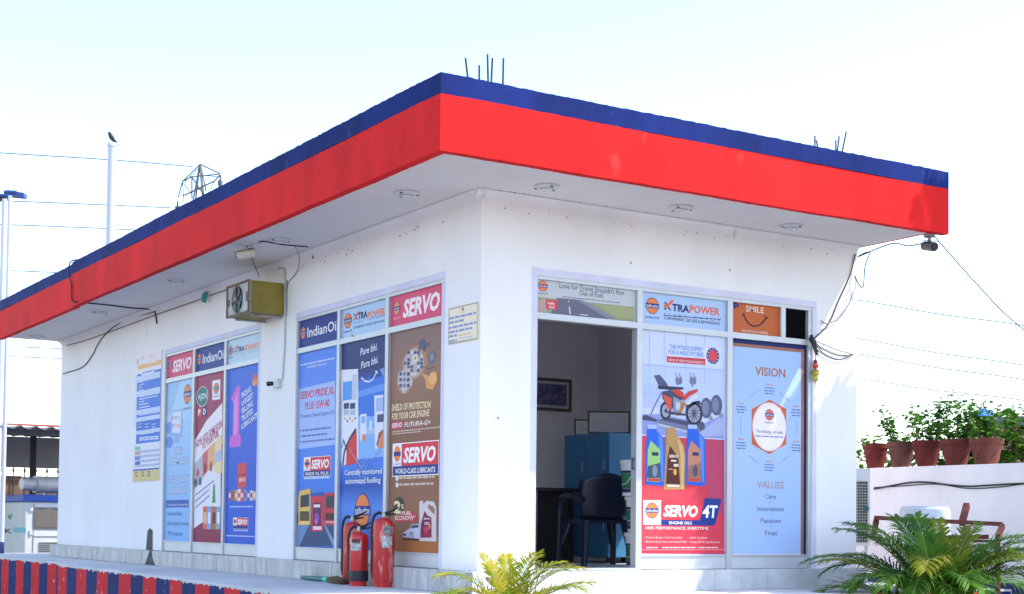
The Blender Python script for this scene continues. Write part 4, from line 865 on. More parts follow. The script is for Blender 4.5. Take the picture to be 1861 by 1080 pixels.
extinguisher(-.165, 1.335, .095, .60, XR2, 'tallest fire extinguisher, scraped faded red with torn labels', stick=2, hose_side=1, lab_ang=-.1)
extinguisher(-.15, 1.99, .085, .565, XR2, 'faded red fire extinguisher half hidden behind the one with the black base', stick=0, hose_side=1)
# ------------------------------------------------------------------ broom on the platform
zb_ = -.155; P0 = onz(549, 1049.5, zb_); P1 = onz(589, 1053.0, zb_); P2 = onz(597, 1053.5, zb_); P3 = onz(626, 1058, zb_+.0)
t = thing('hand_broom', 'short hand broom with green handle lying on the platform', 'broom', (P1.x, P1.y, -.18))
m = MB(); m.tube([P0, P0.lerp(P1, .5), P1], [.019, .023, .026], 10); m.smoothed('handle', mat('broom_green', (.02, .13, .13), .45), t)
m = MB(); m.tube([P1, P2], [.029, .029], 10); m.smoothed('collar', mat('broom_mint', (.08, .50, .33), .45), t)
m = MB(); rg = random.Random(5); d = (P3-P2); up = Vector((0, 0, 1)); sd = d.normalized().cross(up)
for i in range(170):
    a = rg.uniform(0, 6.28); r_ = math.sqrt(rg.random()); o_ = sd*math.cos(a)*r_+up*math.sin(a)*r_
    b = P2+o_*.022; e = P2+d*rg.uniform(.8, 1.12)+Vector((o_.x*.06, o_.y*.06, max(-.02, o_.z*.03)))+Vector((0, 0, .0)); k = b.lerp(e, .55)+o_*.018
    m.tube([b, k, e], [.0016, .0018, .0006], 3)
m.build('bristles', mat('broom_bristle', (.16, .10, .05), .8, var=.5, vscale=30), t, fix=False)['kind'] = 'stuff'
# ------------------------------------------------------------------ inside the doorway
t = thing('steel_cabinet', 'blue steel office cabinet inside the doorway', 'cabinet', (3.0, 2.2, 0))
BC = mat('cabinet_blue', (.06, .25, .47), .45)
m = MB(); m.bevbox(2.6, 3.4, 1.80, 2.6, .06, 1.32, .008); m.build('body', BC, t)
for z0, z1 in ((.10, .66), (.69, 1.28)):
    for y0, y1 in ((1.83, 2.19), (2.21, 2.57)): m = MB(); m.box(2.592, 2.5995, y0, y1, z0, z1); o = m.build('door', BC, t); h = MB(); h.box(2.58, 2.5915, y0+.03, y0+.045, (z0+z1)/2-.05, (z0+z1)/2+.05); h.build('handle', ALU, o)
m = MB()
for x in (2.66, 3.34):
    for y in (1.86, 2.54): m.cyl((x, y, 0), (x, y, .06), .025, n=10)
m.build('feet', DARK, t)
def photo_frame(name, label, c, wd, h, ax, lean, inner, th=.012, bw=.02):
    t = thing(name, label, 'picture frame', c); ax = Vector(ax).normalized(); nrm = Vector((ax.y, -ax.x, 0)); up = (Vector((0, 0, 1))*math.cos(lean)-nrm*math.sin(lean)); c = Vector(c)
    F = lambda a, b, d: c+ax*a+up*b+nrm*d
    fm = MB()
    for a0, a1, b0, b1 in ((-wd/2, wd/2, 0, bw), (-wd/2, wd/2, h-bw, h), (-wd/2, -wd/2+bw, bw, h-bw), (wd/2-bw, wd/2, bw, h-bw)): fm.prism([F(a0, b0, 0), F(a1, b0, 0), F(a1, b1, 0), F(a0, b1, 0)], nrm*th)
    fm.build('frame', mat('frame_wood', (.10, .085, .06), .5), t)
    k = MB(); k.prism([F(-wd/2+bw, bw, .002), F(wd/2-bw, bw, .002), F(wd/2-bw, h-bw, .002), F(-wd/2+bw, h-bw, .002)], nrm*.004); k.build('mount', mat('mount_paper', (.6, .6, .62), .6), t)
    mg = bw*1.9; k = MB(); k.prism([F(-wd/2+mg, mg, .0062), F(wd/2-mg, mg, .0062), F(wd/2-mg, h-mg, .0062), F(-wd/2+mg, h-mg, .0062)], nrm*.001); k.build('picture', inner, t)
PIC = mat('landscape_print', (.09, .11, .28), .35, var=.7, vscale=7, rgb2=(.34, .16, .26), thr=.52)
photo_frame('wall_picture', 'framed landscape picture hanging on the back wall of the office', (3.25, 3.985, 1.70), .76, .38, (1, 0, 0), 0, PIC, bw=.035)
CERT = mat('certificate_print', (.55, .53, .55), .5, var=.2, vscale=20)
photo_frame('certificate', 'large framed certificate leaning on top of the blue cabinet', (2.78, 2.05, 1.322), .44, .24, (.85, -.5, 0), .12, CERT)
photo_frame('certificate', 'small framed certificate standing at the edge of the blue cabinet', (2.80, 2.52, 1.322), .22, .18, (.9, -.4, 0), .08, CERT)
q = Vector((2.80, 2.33, 1.322)); t = thing('desk_speaker', 'white desk speaker with round dark front on the blue cabinet', 'speaker', q)
m = MB(); m.bevbox(q.x-.05, q.x+.05, q.y-.05, q.y+.05, q.z, q.z+.23, .006); m.build('case', mat('ivory', (.55, .55, .56), .5), t)
m = MB(); m.cyl((q.x, q.y-.051, q.z+.18), (q.x, q.y-.054, q.z+.18), .03, n=16); m.cyl((q.x, q.y-.051, q.z+.07), (q.x, q.y-.054, q.z+.07), .035, n=16); m.build('cone', DARK, t)
t = thing('office_desk', 'dark topped desk inside the office beside the doorway', 'desk', (2.2, 2.6, 0))
m = MB(); m.bevbox(1.35, 2.5, 2.15, 2.85, .72, .755, .005); m.build('top', mat('desk_dark', (.02, .018, .02), .4), t)
m = MB(); m.box(1.42, 1.9, 2.22, 2.8, .05, .719); p_ = m.build('pedestal', mat('desk_white', (.45, .45, .47), .5), t)
m = MB(); m.box(2.40, 2.46, 2.22, 2.8, 0, .719); m.build('side_panel', mat('desk_dark', (.02, .018, .02), .4), t)
m = MB(); m.box(1.56, 1.76, 2.214, 2.2195, .46, .50); m.build('drawer_pull', DARK, t)
t = thing('plastic_chair', 'dark plastic armchair turned away from the doorway', 'chair', (2.10, 1.30, 0))
CH = mat('navy_plastic', (.012, .014, .035), .35)
ca, sa = math.cos(-.22), math.sin(-.22)
def CHP(x, y, z): return Vector((2.10+x*ca-y*sa, 1.30+x*sa+y*ca, z))
m = MB(); n = 10; vv = []; ff = []
for i in range(n+1):
    for j in range(9):
        u = -1+2*i/n; h = j/8; wd = .225+.05*math.sin(h*2.2)-.03*(h > .9); z = .43+h*.44-(.05*u*u if j == 8 else 0)+(-.02*u*u)*h
        vv.append(CHP(u*wd, -.20-.10*h+.06*u*u, z))
for i in range(n):
    for j in range(8): ff.append((i*9+j, (i+1)*9+j, (i+1)*9+j+1, i*9+j+1))
m.raw(vv, ff); o = m.build('backrest', CH, t, True); sm_ = o.modifiers.new('s', 'SOLIDIFY'); sm_.thickness = .018
m = MB(); m.prism([CHP(x, y, .40) for x, y in ((-.22, -.22), (.22, -.22), (.25, .23), (-.25, .23))], (0, 0, .035)); m.build('seat', CH, t)
for sx in (-1, 1):
    m = MB(); m.tube(curve([CHP(sx*.24, -.24, .62), CHP(sx*.27, 0, .655), CHP(sx*.28, .22, .63), CHP(sx*.285, .25, .40), CHP(sx*.29, .27, 0.0)], 5), [.03]*21, 8); m.smoothed('arm', CH, t)
    m = MB(); m.tube([CHP(sx*.20, -.2, .42), CHP(sx*.25, -.30, 0)], [.042, .028], 8); m.smoothed('leg', CH, t)
    m = MB(); m.tube([CHP(sx*.22, .2, .41), CHP(sx*.27, .26, .2)], [.03, .025], 8); m.smoothed('leg', CH, t)
GRN = mat('bucket_green', (.02, .16, .07), .5, var=.3, vscale=8); BW = mat('bucket_white', (.62, .63, .66), .45); NV = mat('bucket_navy', (.02, .025, .09), .5)
def bucket(x, y, z, label):
    t = thing('paint_bucket', label, 'bucket', (x, y, z), group='stacked pails inside the doorway'); c = Vector((x, y, z))
    m = MB(); m.lathe([(.118, 0), (.120, .004), (.138, .29)], c, 24); m.smoothed('pail', BW, t)
    m = MB(); m.lathe([(.1222, .03), (.1242, .062)], c, 24); m.build('stripe', NV, t)
    m = MB(); m.lathe([(.1244, .064), (.1332, .20)], c, 24); m.build('wrapper', GRN, t)
    m = MB(); m.lathe([(.1333, .202), (.1352, .225)], c, 24); m.build('stripe', NV, t)
    m = MB(); m.lathe([(.146, .285), (.148, .29), (.148, .318), (.138, .322)], c, 24); m.smoothed('lid', BW, t)
    m = MB(); m.tube(curve([c+Vector((-.06, -.135, .27)), c+Vector((-.13, -.13, .2)), c+Vector((-.16, -.09, .12)), c+Vector((-.15, .0, .10))], 5), .004, 6); m.smoothed('handle', BW, t)
q = ony(1152, 1030, .26)
bucket(q.x+.10, .30, 0, 'green and white pail on the floor inside the doorway'); bucket(q.x+.105, .30, .323, 'green and white pail stacked on another inside the doorway')
bucket(q.x+.06, .32, .646, 'green and white pail at the top of the stack inside the doorway')
bm_ = MB(); q = onz(1000, 873, .757); bm_.bevbox(1.45, 1.62, 2.2, 2.32, .7555, .80, .006); tag(bm_.build('desk_box', mat('box_green', (.03, .12, .03), .5)), 'small dark green box on the office desk', 'box')

q = onx(380.5, 543, 0); t = thing('bulb_fitting', 'small teal bulb fitting on the side wall left of the cooler', 'light fitting', (0, q.y, q.z))
m = MB(); m.bevbox(-.03, -.001, q.y-.05, q.y+.05, q.z+.02, q.z+.11, .006); m.build('backplate', mat('pvc_white', (.62, .62, .62), .5), t)
m = MB(); m.tube([(-.031, q.y, q.z+.06), (-.06, q.y, q.z+.03), (-.065, q.y, q.z-.05)], [.03, .035, .03], 10); m.smoothed('holder', mat('teal_plastic', (.05, .30, .27), .4), t)
# ------------------------------------------------------------------ palms
PY = leafmat('yellow_palm_leaf', (.12, .23, .010), (.46, .36, .010), 5)
PG = leafmat('green_palm_leaf', (.018, .085, .006), (.10, .25, .012), 5)
PY2 = leafmat('lime_palm_leaf', (.09, .19, .010), (.28, .27, .012), 4)
PT = leafmat('tall_palm_leaf', (.03, .10, .015), (.08, .18, .03), 4)
STEM = mat('palm_stem', (.28, .26, .06), .6, var=.3, vscale=8)
TRUNK = mat('palm_trunk', (.20, .17, .12), .9, var=.4, vscale=6, bump=.8, bscale=30)
def frond(parent, base, direction, length, rise, droop, lf, mt, pairs=34, width=.018, seed=0, twist=0., start=.18):
    """feather frond: a curved midrib with two rows of pointed leaflets; direction = horizontal heading"""
    rg = random.Random(seed); d = Vector(direction).normalized(); base = Vector(base); up = Vector((0, 0, 1)); m = MB()
    n = 18; P = [base.copy()]; ang = rise                       # midrib bends over steadily from its rise angle
    for i in range(n):
        P.append(P[-1]+(d*math.cos(ang)+up*math.sin(ang))*(length/n)); ang -= droop*(.4+1.2*i/n)*2.2/n
    def pos(t):
        t = max(0, min(1, t))*n; i = min(n-1, int(t)); return P[i].lerp(P[i+1], t-i)
    m.tube(P, [.010*(1-.85*i/n)*(length/.9)**.5 for i in range(n+1)], 5, STEM)
    for k in range(pairs):
        t = start+(1-start)*(k+.5)/pairs; p = pos(t); tan = (pos(min(1, t+.03))-pos(t-.03)).normalized()
        side = tan.cross(up).normalized(); nrm = side.cross(tan)
        env = lf*(math.sin(math.pi*min(1, .22+.72*t))**.7)
        for s in (-1, 1):
            if rg.random() < .04: continue
            L = env*rg.uniform(.82, 1.12); fwd = .55+.9*t+rg.uniform(-.10, .10); lift = .55-.3*t+rg.uniform(-.14, .14)+twist*s
            dr = (side*s+tan*fwd+nrm*lift).normalized(); g = rg.uniform(.10, .55); q1 = p+dr*L*.38-up*L*g*.10; q2 = p+dr*L*.72-up*L*g*.45; q3 = p+dr*L*.97-up*L*g
            wv = dr.cross(nrm).normalized()*width*.5; fold = nrm*width*.22; w2 = (wv+side*rg.uniform(-.3, .3)*width*.3)*.8
            m.raw([p-wv*.3, p+wv*.3, q1-wv, q1+wv, q1+fold, q2-w2, q2+w2, q2+fold*.7, q3], [(0, 1, 3, 4), (0, 4, 2), (2, 4, 7, 5), (4, 3, 6, 7), (5, 7, 8), (7, 6, 8)], mt)
    return m.build('frond', None, parent, fix=False)
def heading(deg):
    """compass in the picture: 0 = to the right, 90 = away from the viewer"""
    a = math.radians(deg); rg_ = Vector((math.cos(YAW), -math.sin(YAW), 0)); fw_ = Vector((math.sin(YAW), math.cos(YAW), 0)); return rg_*math.cos(a)+fw_*math.sin(a)
GZ = -.75
b1 = atd(925, 1080, 10.6); b1 = Vector((b1.x, b1.y, GZ))
p1 = thing('areca_palm', 'small yellow-green palm in front of the building corner', 'palm', b1)
for i, (dx, dy, h) in enumerate(((-.05, 0, .50), (.07, .03, .55), (.0, -.06, .45), (.04, .09, .5))):
    m = MB(); m.tube([b1+Vector((dx, dy, -.01)), b1+Vector((dx*1.3, dy*1.3, h*.5)), b1+Vector((dx*1.6, dy*1.6, h))], [.024, .020, .014], 8); m.smoothed('stem', STEM, p1)
c1 = b1+Vector((0, 0, .48))
for i, (hd, ln, rise, dr, lf) in enumerate(((6, .78, 1.05, .55, .26), (174, .74, 1.0, .60, .25), (150, .60, 1.35, .25, .22), (12, .80, .62, .30, .22), (190, .72, .60, .45, .22), (95, .62, 1.3, .3, .2), (255, .55, .9, .7, .2), (300, .6, .8, .7, .2), (338, .75, .75, .5, .22), (120, .6, 1.2, .4, .2), (50, .66, 1.3, .35, .24), (212, .66, .85, .7, .2), (30, .72, 1.15, .5, .24))):
    frond(p1, c1+heading(hd)*.04, heading(hd), ln*.80, rise, dr, lf*.95, PY, 28, .0145, 10+i)
b2 = atd(1705, 1080, 13.0); b2 = Vector((b2.x, b2.y, GZ))
p2 = thing('areca_palm', 'bushy dark green palm in front of the white compound wall', 'palm', b2)
for i in range(9):
    a = i*.7; dx, dy = .12*math.cos(a), .12*math.sin(a); h = R.uniform(.35, .6)
    m = MB(); m.tube([b2+Vector((dx, dy, -.01)), b2+Vector((dx*1.5, dy*1.5, h*.5)), b2+Vector((dx*2.2, dy*2.2, h))], [.03, .024, .016], 8); m.smoothed('stem', STEM, p2)
rg = random.Random(21); c2 = b2+Vector((0, 0, .46))
specs = [(178, 1.25, .85, .55), (168, 1.15, 1.05, .5), (192, 1.3, .62, .5), (8, 1.3, .85, .55), (-8, 1.3, .6, .5), (22, 1.2, 1.05, .5), (60, .95, 1.2, .35), (88, .82, 1.3, .4), (118, .92, 1.2, .35), (148, 1.1, 1.15, .45), (250, .95, .95, .9), (285, .9, .9, 1.0), (312, 1.05, .85, .85), (225, 1.05, .85, .8), (206, 1.2, .75, .7), (335, 1.15, .85, .75), (270, .9, 1.15, .9), (352, 1.1, 1.1, .7), (240, .9, .65, .8), (300, .9, .6, .8), (75, .85, 1.38, .3), (138, 1.15, 1.0, .5), (18, 1.3, .7, .45), (162, 1.25, .7, .5), (100, .85, 1.38, .3), (40, 1.1, 1.2, .4), (184, 1.05, 1.2, .6), (2, 1.05, 1.2, .65), (170, 1.1, .95, .75), (200, 1.0, 1.0, .8), (15, 1.1, 1.0, .75), (340, 1.05, 1.0, .8), (130, 1.0, 1.05, .5), (45, 1.0, 1.05, .5), (262, .85, 1.0, 1.0), (232, .95, 1.05, .9)]
for i, (hd, ln, rise, dr) in enumerate(specs):
    frond(p2, c2+heading(hd)*.12+Vector((0, 0, rg.uniform(-.1, .12))), heading(hd+rg.uniform(-6, 6)), ln*.88*rg.uniform(.9, 1.08), rise+rg.uniform(-.08, .08), dr, rg.uniform(.27, .36), PY2 if i % 5 == 0 else PG, 40, .0175, 50+i)
# taller palm beyond the right of the photograph; it shades the front wall
tp = Vector((6.6, -2.6, GZ)); pt = thing('palm_tree', 'slender tall palm standing by the compound wall beyond the office front', 'palm', tp)
m = MB(); m.tube([tp+Vector((0, 0, -.02)), tp+Vector((.05, .02, 1.8)), tp+Vector((.02, 0, 3.6)), tp+Vector((-.03, .02, 5.5))], [.13, .11, .10, .09], 12); m.smoothed('trunk', TRUNK, pt)
c = tp+Vector((-.03, .02, 5.45))
for i in range(36):
    a = i*2.399; frond(pt, c+Vector((0, 0, R.uniform(-.1, .1))), (math.cos(a), math.sin(a), 0), R.uniform(1.1, 1.5), R.uniform(.15, 1.0), R.uniform(.5, .9), .42, PT, 32, .045, 200+i, start=.10)
for i, (dx, dy, rs, ln) in enumerate(((-.86, .45, 1.15, 1.5), (-.8, .6, 1.0, 1.5), (-.95, .35, 1.3, 1.4), (-.9, .3, 1.05, 1.6))): frond(pt, c, (dx, dy, 0), ln, rs, .25, .42, PT, 32, .045, 260+i, start=.10)
# ------------------------------------------------------------------ compound wall with pots
CW = mat('compound_wall_paint', (.88, .84, .84), .8, var=.12, vscale=1.5, bump=.3, bscale=25, rgb2=(.5, .5, .5), thr=.72, stretch=(1, 1, .4))
cw = thing('compound_wall', 'white painted compound wall with navy foot beside the office', 'wall', (6.1, 0, GZ))
m = MB(); m.box(6.0, 6.24, -6, 14, GZ+.60, 1.05); m.build('upper_wall', CW, cw)
m = MB(); m.box(5.99, 6.25, -6, 14, GZ-.01, GZ+.60); m.build('navy_foot', mat('navy_dado', (.02, .03, .14), .6, var=.25, vscale=3), cw)
cable('cable', 'black cable bundle slung along the white compound wall', [onx(px, py, 5.985) for px, py in ((1588, 889), (1620, 883), (1655, 877), (1690, 877), (1720, 881), (1760, 884), (1800, 882), (1861, 879), (1930, 880))], .009, BLACK)
cable('cable', 'thin black wire slung just under the cable bundle on the compound wall', [onx(px, py, 5.99) for px, py in ((1588, 886), (1630, 884), (1700, 880), (1760, 888), (1820, 885), (1861, 880), (1930, 878))], .005, BLACK)
POTC = [(.17, .022, .015), (.16, .06, .045), (.15, .016, .013), (.15, .028, .020), (.16, .042, .028)]
LEAF = leafmat('shrub_leaf', (.022, .095, .008), (.11, .28, .015), 9); TWIG = mat('twig', (.12, .10, .05), .8)
def leafcloud(parent, stems, leaf, mt, seed, per=26):
    rg = random.Random(seed); m = MB(); tw = MB()
    for pts in stems:
        P = curve(pts, 5); tw.tube(P, [.006*(1-.6*i/len(P)) for i in range(len(P))], 5)
        for k in range(per):
            t = rg.uniform(.15, 1); p = P[min(len(P)-1, int(t*len(P)))]
            p = p+Vector((rg.gauss(0, .035), rg.gauss(0, .035), rg.gauss(0, .02)))
            a = rg.uniform(0, 6.28); d = Vector((math.cos(a), math.sin(a), rg.uniform(-.5, .6))).normalized(); s_ = d.cross(Vector((0, 0, 1))).normalized(); nn = s_.cross(d); L = leaf*rg.uniform(.6, 1.25)
            s2 = (s_*math.cos(.6)+nn*rg.uniform(-.5, .5)).normalized()*L*.32
            m.raw([p, p+d*L*.45+s2+nn*.004, p+d*L-Vector((0, 0, L*.15)), p+d*L*.45-s2+nn*.004, p+d*L*.45], [(0, 4, 1), (1, 4, 2), (2, 4, 3), (3, 4, 0)])
    tw.build('stems', TWIG, parent); o = m.build('leaves', mt, parent, fix=False); return o
potlab = ['small bright red clay pot at the building end of the wall, with one sprig', 'pale dusty clay pot with tall thin sprays of leaves', 'deep red clay pot in the middle of the row on the wall', 'mottled clay pot with white lime spot and dense leafy shoots', 'widest rose-brown clay pot, last in the row on the wall']
for i, (px0, px1, yt, yb) in enumerate(((1567, 1615, 803, 848), (1612, 1663, 801, 847.5), (1657, 1711, 799, 846), (1709, 1767, 797, 844.5), (1762, 1824, 795.5, 843))):
    pc = onx((px0+px1)/2, yb, 6.12); sc = (pc-CAM).dot(fw)/FPX; rad = (px1-px0)/2*sc*.99; h = (yb-yt)*sc; c = Vector((6.12, pc.y, 1.05))
    t = thing('clay_pot', potlab[i], 'plant pot', c, group='clay pots in a row on the compound wall')
    cm = mat('terracotta%d' % i, POTC[i], .85, var=.25, vscale=9, bump=.4, bscale=40, rgb2=tuple(v*.55 for v in POTC[i]), thr=.66, stretch=(1, 1, .6))
    m = MB(); m.lathe([(rad*.60, .0), (rad*.64, .01), (rad*.90, h*.76), (rad*.93, h*.77), (rad*.985, h*.80), (rad*1.0, h*.98), (rad*.98, h), (rad*.88, h), (rad*.86, h*.88)], c, 28); m.smoothed('pot', cm, t, 30)
    m = MB(); n = 5
    for k in range(n):
        a0 = k*2*math.pi/n+i; pts = []
        for j in range(9): u = j/8; z_ = h*(.12+.58*u); rr_ = rad*(.63+.29*(z_/h/.76))+.001; pts.append(c+Vector((rr_*math.cos(a0+u*1.1), rr_*math.sin(a0+u*1.1), z_)))
        m.tube(pts, [.0015]+[.004]*7+[.0015], 5)
    m.smoothed('spiral_rib', cm, t)
    m = MB(); m.cyl(c+Vector((0, 0, h*.80)), c+Vector((0, 0, h*.90)), rad*.855, n=20); m.build('soil', mat('soil', (.06, .045, .03), .95), t)
    top = (((.10, 2), (.30, 9)), ((.42, 7),), ((.42, 9),), ((.48, 10),), ((.42, 9),))[i]
    rg = random.Random(60+i); st = []; hh = (.12, .42, .40, .50, .40)[i]; ns = (2, 6, 8, 10, 8)[i]
    for k in range(ns):
        a = rg.uniform(0, 6.28); s0 = c+Vector((rad*.5*math.cos(a), rad*.5*math.sin(a), h*.88)); L = hh*rg.uniform(.55, 1.05)
        st.append([s0, s0+Vector((.05*math.cos(a), .07*math.sin(a), L*.5)), s0+Vector((.09*math.cos(a)+rg.gauss(0, .03), .12*math.sin(a)+rg.gauss(0, .03), L))])
    leafcloud(t, st, .072, LEAF, 90+i, (16, 40, 48, 54, 48)[i])
# shrubs growing behind the compound wall
for i, (px, py_t, dep, wd, lb) in enumerate(((1600, 800, 16.9, .35, 'low shrub behind the wall showing under the small red pot'), (1690, 790, 16.6, .5, 'leafy shrub behind the wall between the middle pots'), (1765, 770, 16.4, .5, 'leafy shrub behind the wall under the blue parasol'), (1832, 738, 16.2, .55, 'tall dense shrub rising beside the last clay pot'), (1885, 745, 16.0, .6, 'bushy shrub behind the wall past the row of pots'))):
    q = atd(px, py_t, dep); x = max(q.x, 6.55); q = onx(px, py_t, x); base = Vector((q.x, q.y, GZ))
    t = thing('leafy_shrub', lb, 'shrub', base); rg = random.Random(300+i); st = []
    for k in range((9, 13, 16, 24, 22)[i]):
        a = rg.uniform(0, 6.28); rr_ = wd*math.sqrt(rg.random())*.8; tz = q.z-GZ-rg.random()**1.5*.45
        st.append([base+Vector((.04*math.cos(a), .04*math.sin(a), -.01)), base+Vector((rr_*.7*math.cos(a), rr_*.7*math.sin(a), tz*.55)), base+Vector((rr_*math.cos(a), rr_*math.sin(a), tz))])
    leafcloud(t, st, .10, LEAF, 400+i, 120)
# ------------------------------------------------------------------ yard clutter on the right
t = thing('mesh_cabinet', 'white outdoor cooler cabinet with wire mesh front standing beside the office', 'cabinet', onz(1575, 1030, -.4)*0+Vector((5.0, .62, GZ)), rz=0)
cx, cy = 5.02, .60; ang = -.80
def LP(a, b, z): return Vector((cx+a*math.cos(ang)-b*math.sin(ang), cy+a*math.sin(ang)+b*math.cos(ang), z))
CB = mat('cooler_white', (.62, .63, .64), .5, .1, var=.1, vscale=5); CBL = mat('cooler_side', (.42, .47, .54), .45, .2, var=.12, vscale=5)
zt, zl = onx(1572, 857, 5.0).z, onx(1572, 992, 5.0).z
def lbox(mm, a0, a1, b0, b1, z0, z1): mm.prism([LP(a0, b0, z0), LP(a1, b0, z0), LP(a1, b1, z0), LP(a0, b1, z0)], (0, 0, z1-z0))
m = MB(); lbox(m, -.28, .0, 0, .36, zl, zt); m.build('housing', CBL, t)
m = MB(); lbox(m, -.29, .012, -.012, .31, zt+.0005, zt+.03); m.build('top', CB, t)
m = MB()
for a0, a1, z0, z1 in ((-.29, -.27, zl, zt), (-.012, .010, zl, zt), (-.27, -.012, zl, zl+.03), (-.27, -.012, zt-.10, zt)): lbox(m, a0, a1, -.02, -.001, z0, z1)
m.build('front_frame', CB, t)
m = MB()
for k in range(22): z = zl+.035+k*(zt-zl-.14)/21; m.tube([LP(-.27, -.014, z), LP(-.012, -.014, z)], .004, 4)
for k in range(11): a = -.265+k*.025; m.tube([LP(a, -.010, zl+.03), LP(a, -.010, zt-.1)], .003, 4)
m.build('mesh', mat('mesh_wire', (.45, .44, .40), .5, .3), t); m = MB(); lbox(m, -.27, -.012, -.004, -.0012, zl+.03, zt-.1); m.build('pad', mat('wet_pad', (.10, .085, .06), .95), t)
m = MB()
for a, b in ((-.26, .03), (-.03, .03), (-.26, .27), (-.03, .27)): m.tube([LP(a, b, GZ), LP(a, b, zl)], .018, 6)
m.build('stand', CBL, t)
m = MB(); m.cyl(LP(-.03, -.022, (zt+zl)/2), LP(-.03, -.06, (zt+zl)/2), .03, n=12); m.build('knob', mat('knob_teal', (.02, .10, .11), .4), t)
# drum
q = onz(1681, 1050, -.6); dc = atd(1681, 940, 14.45); dz = atd(1681, 922, 14.45).z; dc = Vector((dc.x, dc.y, GZ)); H = dz-GZ
t = thing('drum', 'pale blue-white drum standing in front of the compound wall', 'drum', dc)
m = MB(); rad = .245; m.lathe([(rad*.98, 0), (rad, .01), (rad, H*.33), (rad*1.03, H*.345), (rad, H*.36), (rad, H*.66), (rad*1.03, H*.675), (rad, H*.69), (rad, H-.06), (rad*.97, H-.02), (rad*.9, H)], dc, 32); m.smoothed('barrel', mat('drum_paint', (.60, .64, .68), .5, var=.2, vscale=4), t, 30)
m = MB(); m.lathe([(rad*.9+.001, H+.0005), (rad*.9, H+.004), (rad*.3, H+.01)], dc, 32); m.smoothed('lid', mat('drum_lid', (.42, .58, .66), .5, var=.2), t)
# rusty frame
RUST = mat('maroon_rusty_steel', (.16, .035, .025), .6, .2, var=.4, vscale=10, rgb2=(.06, .025, .02), thr=.6)
t = thing('rusty_trestle', 'maroon rusty steel trestle propped in front of the compound wall', 'trestle', Vector((atd(1700, 1000, 14.0).x, atd(1700, 1000, 14.0).y, GZ)))
def bar(p, q_, r_, nm='bar'):
    p, q_ = Vector(p), Vector(q_); d = (q_-p).normalized(); a = d.cross(Vector((0, 0, 1))).normalized() if abs(d.z) < .95 else Vector((1, 0, 0)); b = d.cross(a); m = MB(); v = []
    for e in (p, q_): v += [e+(a*sx+b*sy)*r_ for sx, sy in ((-1, -1), (1, -1), (1, 1), (-1, 1))]
    m.raw(v, [(0, 1, 2, 3), (7, 6, 5, 4), (0, 1, 5, 4), (1, 2, 6, 5), (2, 3, 7, 6), (3, 0, 4, 7)]); m.build(nm, RUST, t)
bar(atd(1589, 941, 14.1), atd(1822, 953, 13.9), .020); bar(atd(1593, 945, 14.1), atd(1587, 972, 14.35), .024)
bar(atd(1822, 956, 13.86), atd(1813, 975, 13.7), .022); bar(atd(1757, 918, 14.2), atd(1748, 952, 14.02), .028); bar(atd(1757, 955, 13.9), atd(1753, 1010, 13.9), .026)
bar(atd(1690, 978, 14.0), atd(1797, 976, 13.85), .022); bar(atd(1755, 983, 13.8), atd(1806, 984, 13.75), .012); bar(atd(1742, 1045, 13.8), atd(1782, 1044, 13.8), .028)
qq = atd(1753, 1010, 13.9); bar(qq, Vector((qq.x, qq.y, GZ)), .026, 'leg'); qq = atd(1813, 975, 13.7); bar(qq, Vector((qq.x, qq.y, GZ)), .018, 'leg')
qq = atd(1700, 979, 13.99); bar(qq, Vector((qq.x, qq.y, GZ)), .018, 'leg')
# ------------------------------------------------------------------ beyond the wall
q = atd(1788, 752, 60); t = thing('parasol', 'small blue parasol far behind the potted plants', 'parasol', Vector((q.x, q.y, GZ)))
m = MB(); n = 8; top = q+Vector((0, 0, .25)); 
for k in range(n):
    a0, a1 = 2*math.pi*k/n, 2*math.pi*(k+1)/n; e0_ = q+Vector((.72*math.cos(a0), .72*math.sin(a0), -.12)); e1 = q+Vector((.72*math.cos(a1), .72*math.sin(a1), -.12)); m.prism([top, e0_, e1], (0, 0, -.012))
m.build('canopy', mat('parasol_blue', (.05, .22, .55), .7), t); m = MB(); m.tube([(q.x, q.y, GZ), tuple(top+Vector((0, 0, .22)))], .03, 8); m.build('pole', GREYC, t)
q0 = atd(1800, 835, 70); t = thing('brick_house', 'orange brick house with dark roof far behind the shrubs', 'house', Vector((q0.x+2, q0.y, GZ)))
BR = mat('far_brick', (.42, .20, .12), .9, var=.3, vscale=2); ca_ = heading(0); cb_ = heading(90); o0 = Vector((atd(1806, 835, 70).x, atd(1806, 835, 70).y, GZ)); zw = atd(1806, 778, 70).z; zr = atd(1840, 757, 70).z
m = MB(); m.prism([o0, o0+ca_*6, o0+ca_*6+cb_*5, o0+cb_*5], (0, 0, zw-GZ)); m.build('wall', BR, t)
m = MB(); m.prism([o0+ca_*.6-cb_*.3+Vector((0, 0, zw-GZ+.01)), o0+ca_*6.3-cb_*.3+Vector((0, 0, zw-GZ+.01)), o0+ca_*6.3+cb_*5.3+Vector((0, 0, zw-GZ+.01)), o0+ca_*.6+cb_*5.3+Vector((0, 0, zw-GZ+.01))], (0, 0, zr-zw)); m.build('roof', mat('far_roof', (.10, .10, .12), .8), t)
for k in range(2): m = MB(); e = o0+ca_*(1.4+k*2)-cb_*.03; m.prism([e+Vector((0, 0, zw-GZ-1.2)), e+ca_*.9+Vector((0, 0, zw-GZ-1.2)), e+ca_*.9+Vector((0, 0, zw-GZ-.5)), e+Vector((0, 0, zw-GZ-.5))], -cb_*.03); m.build('window', mat('far_pane', (.06, .05, .05), .4), t)
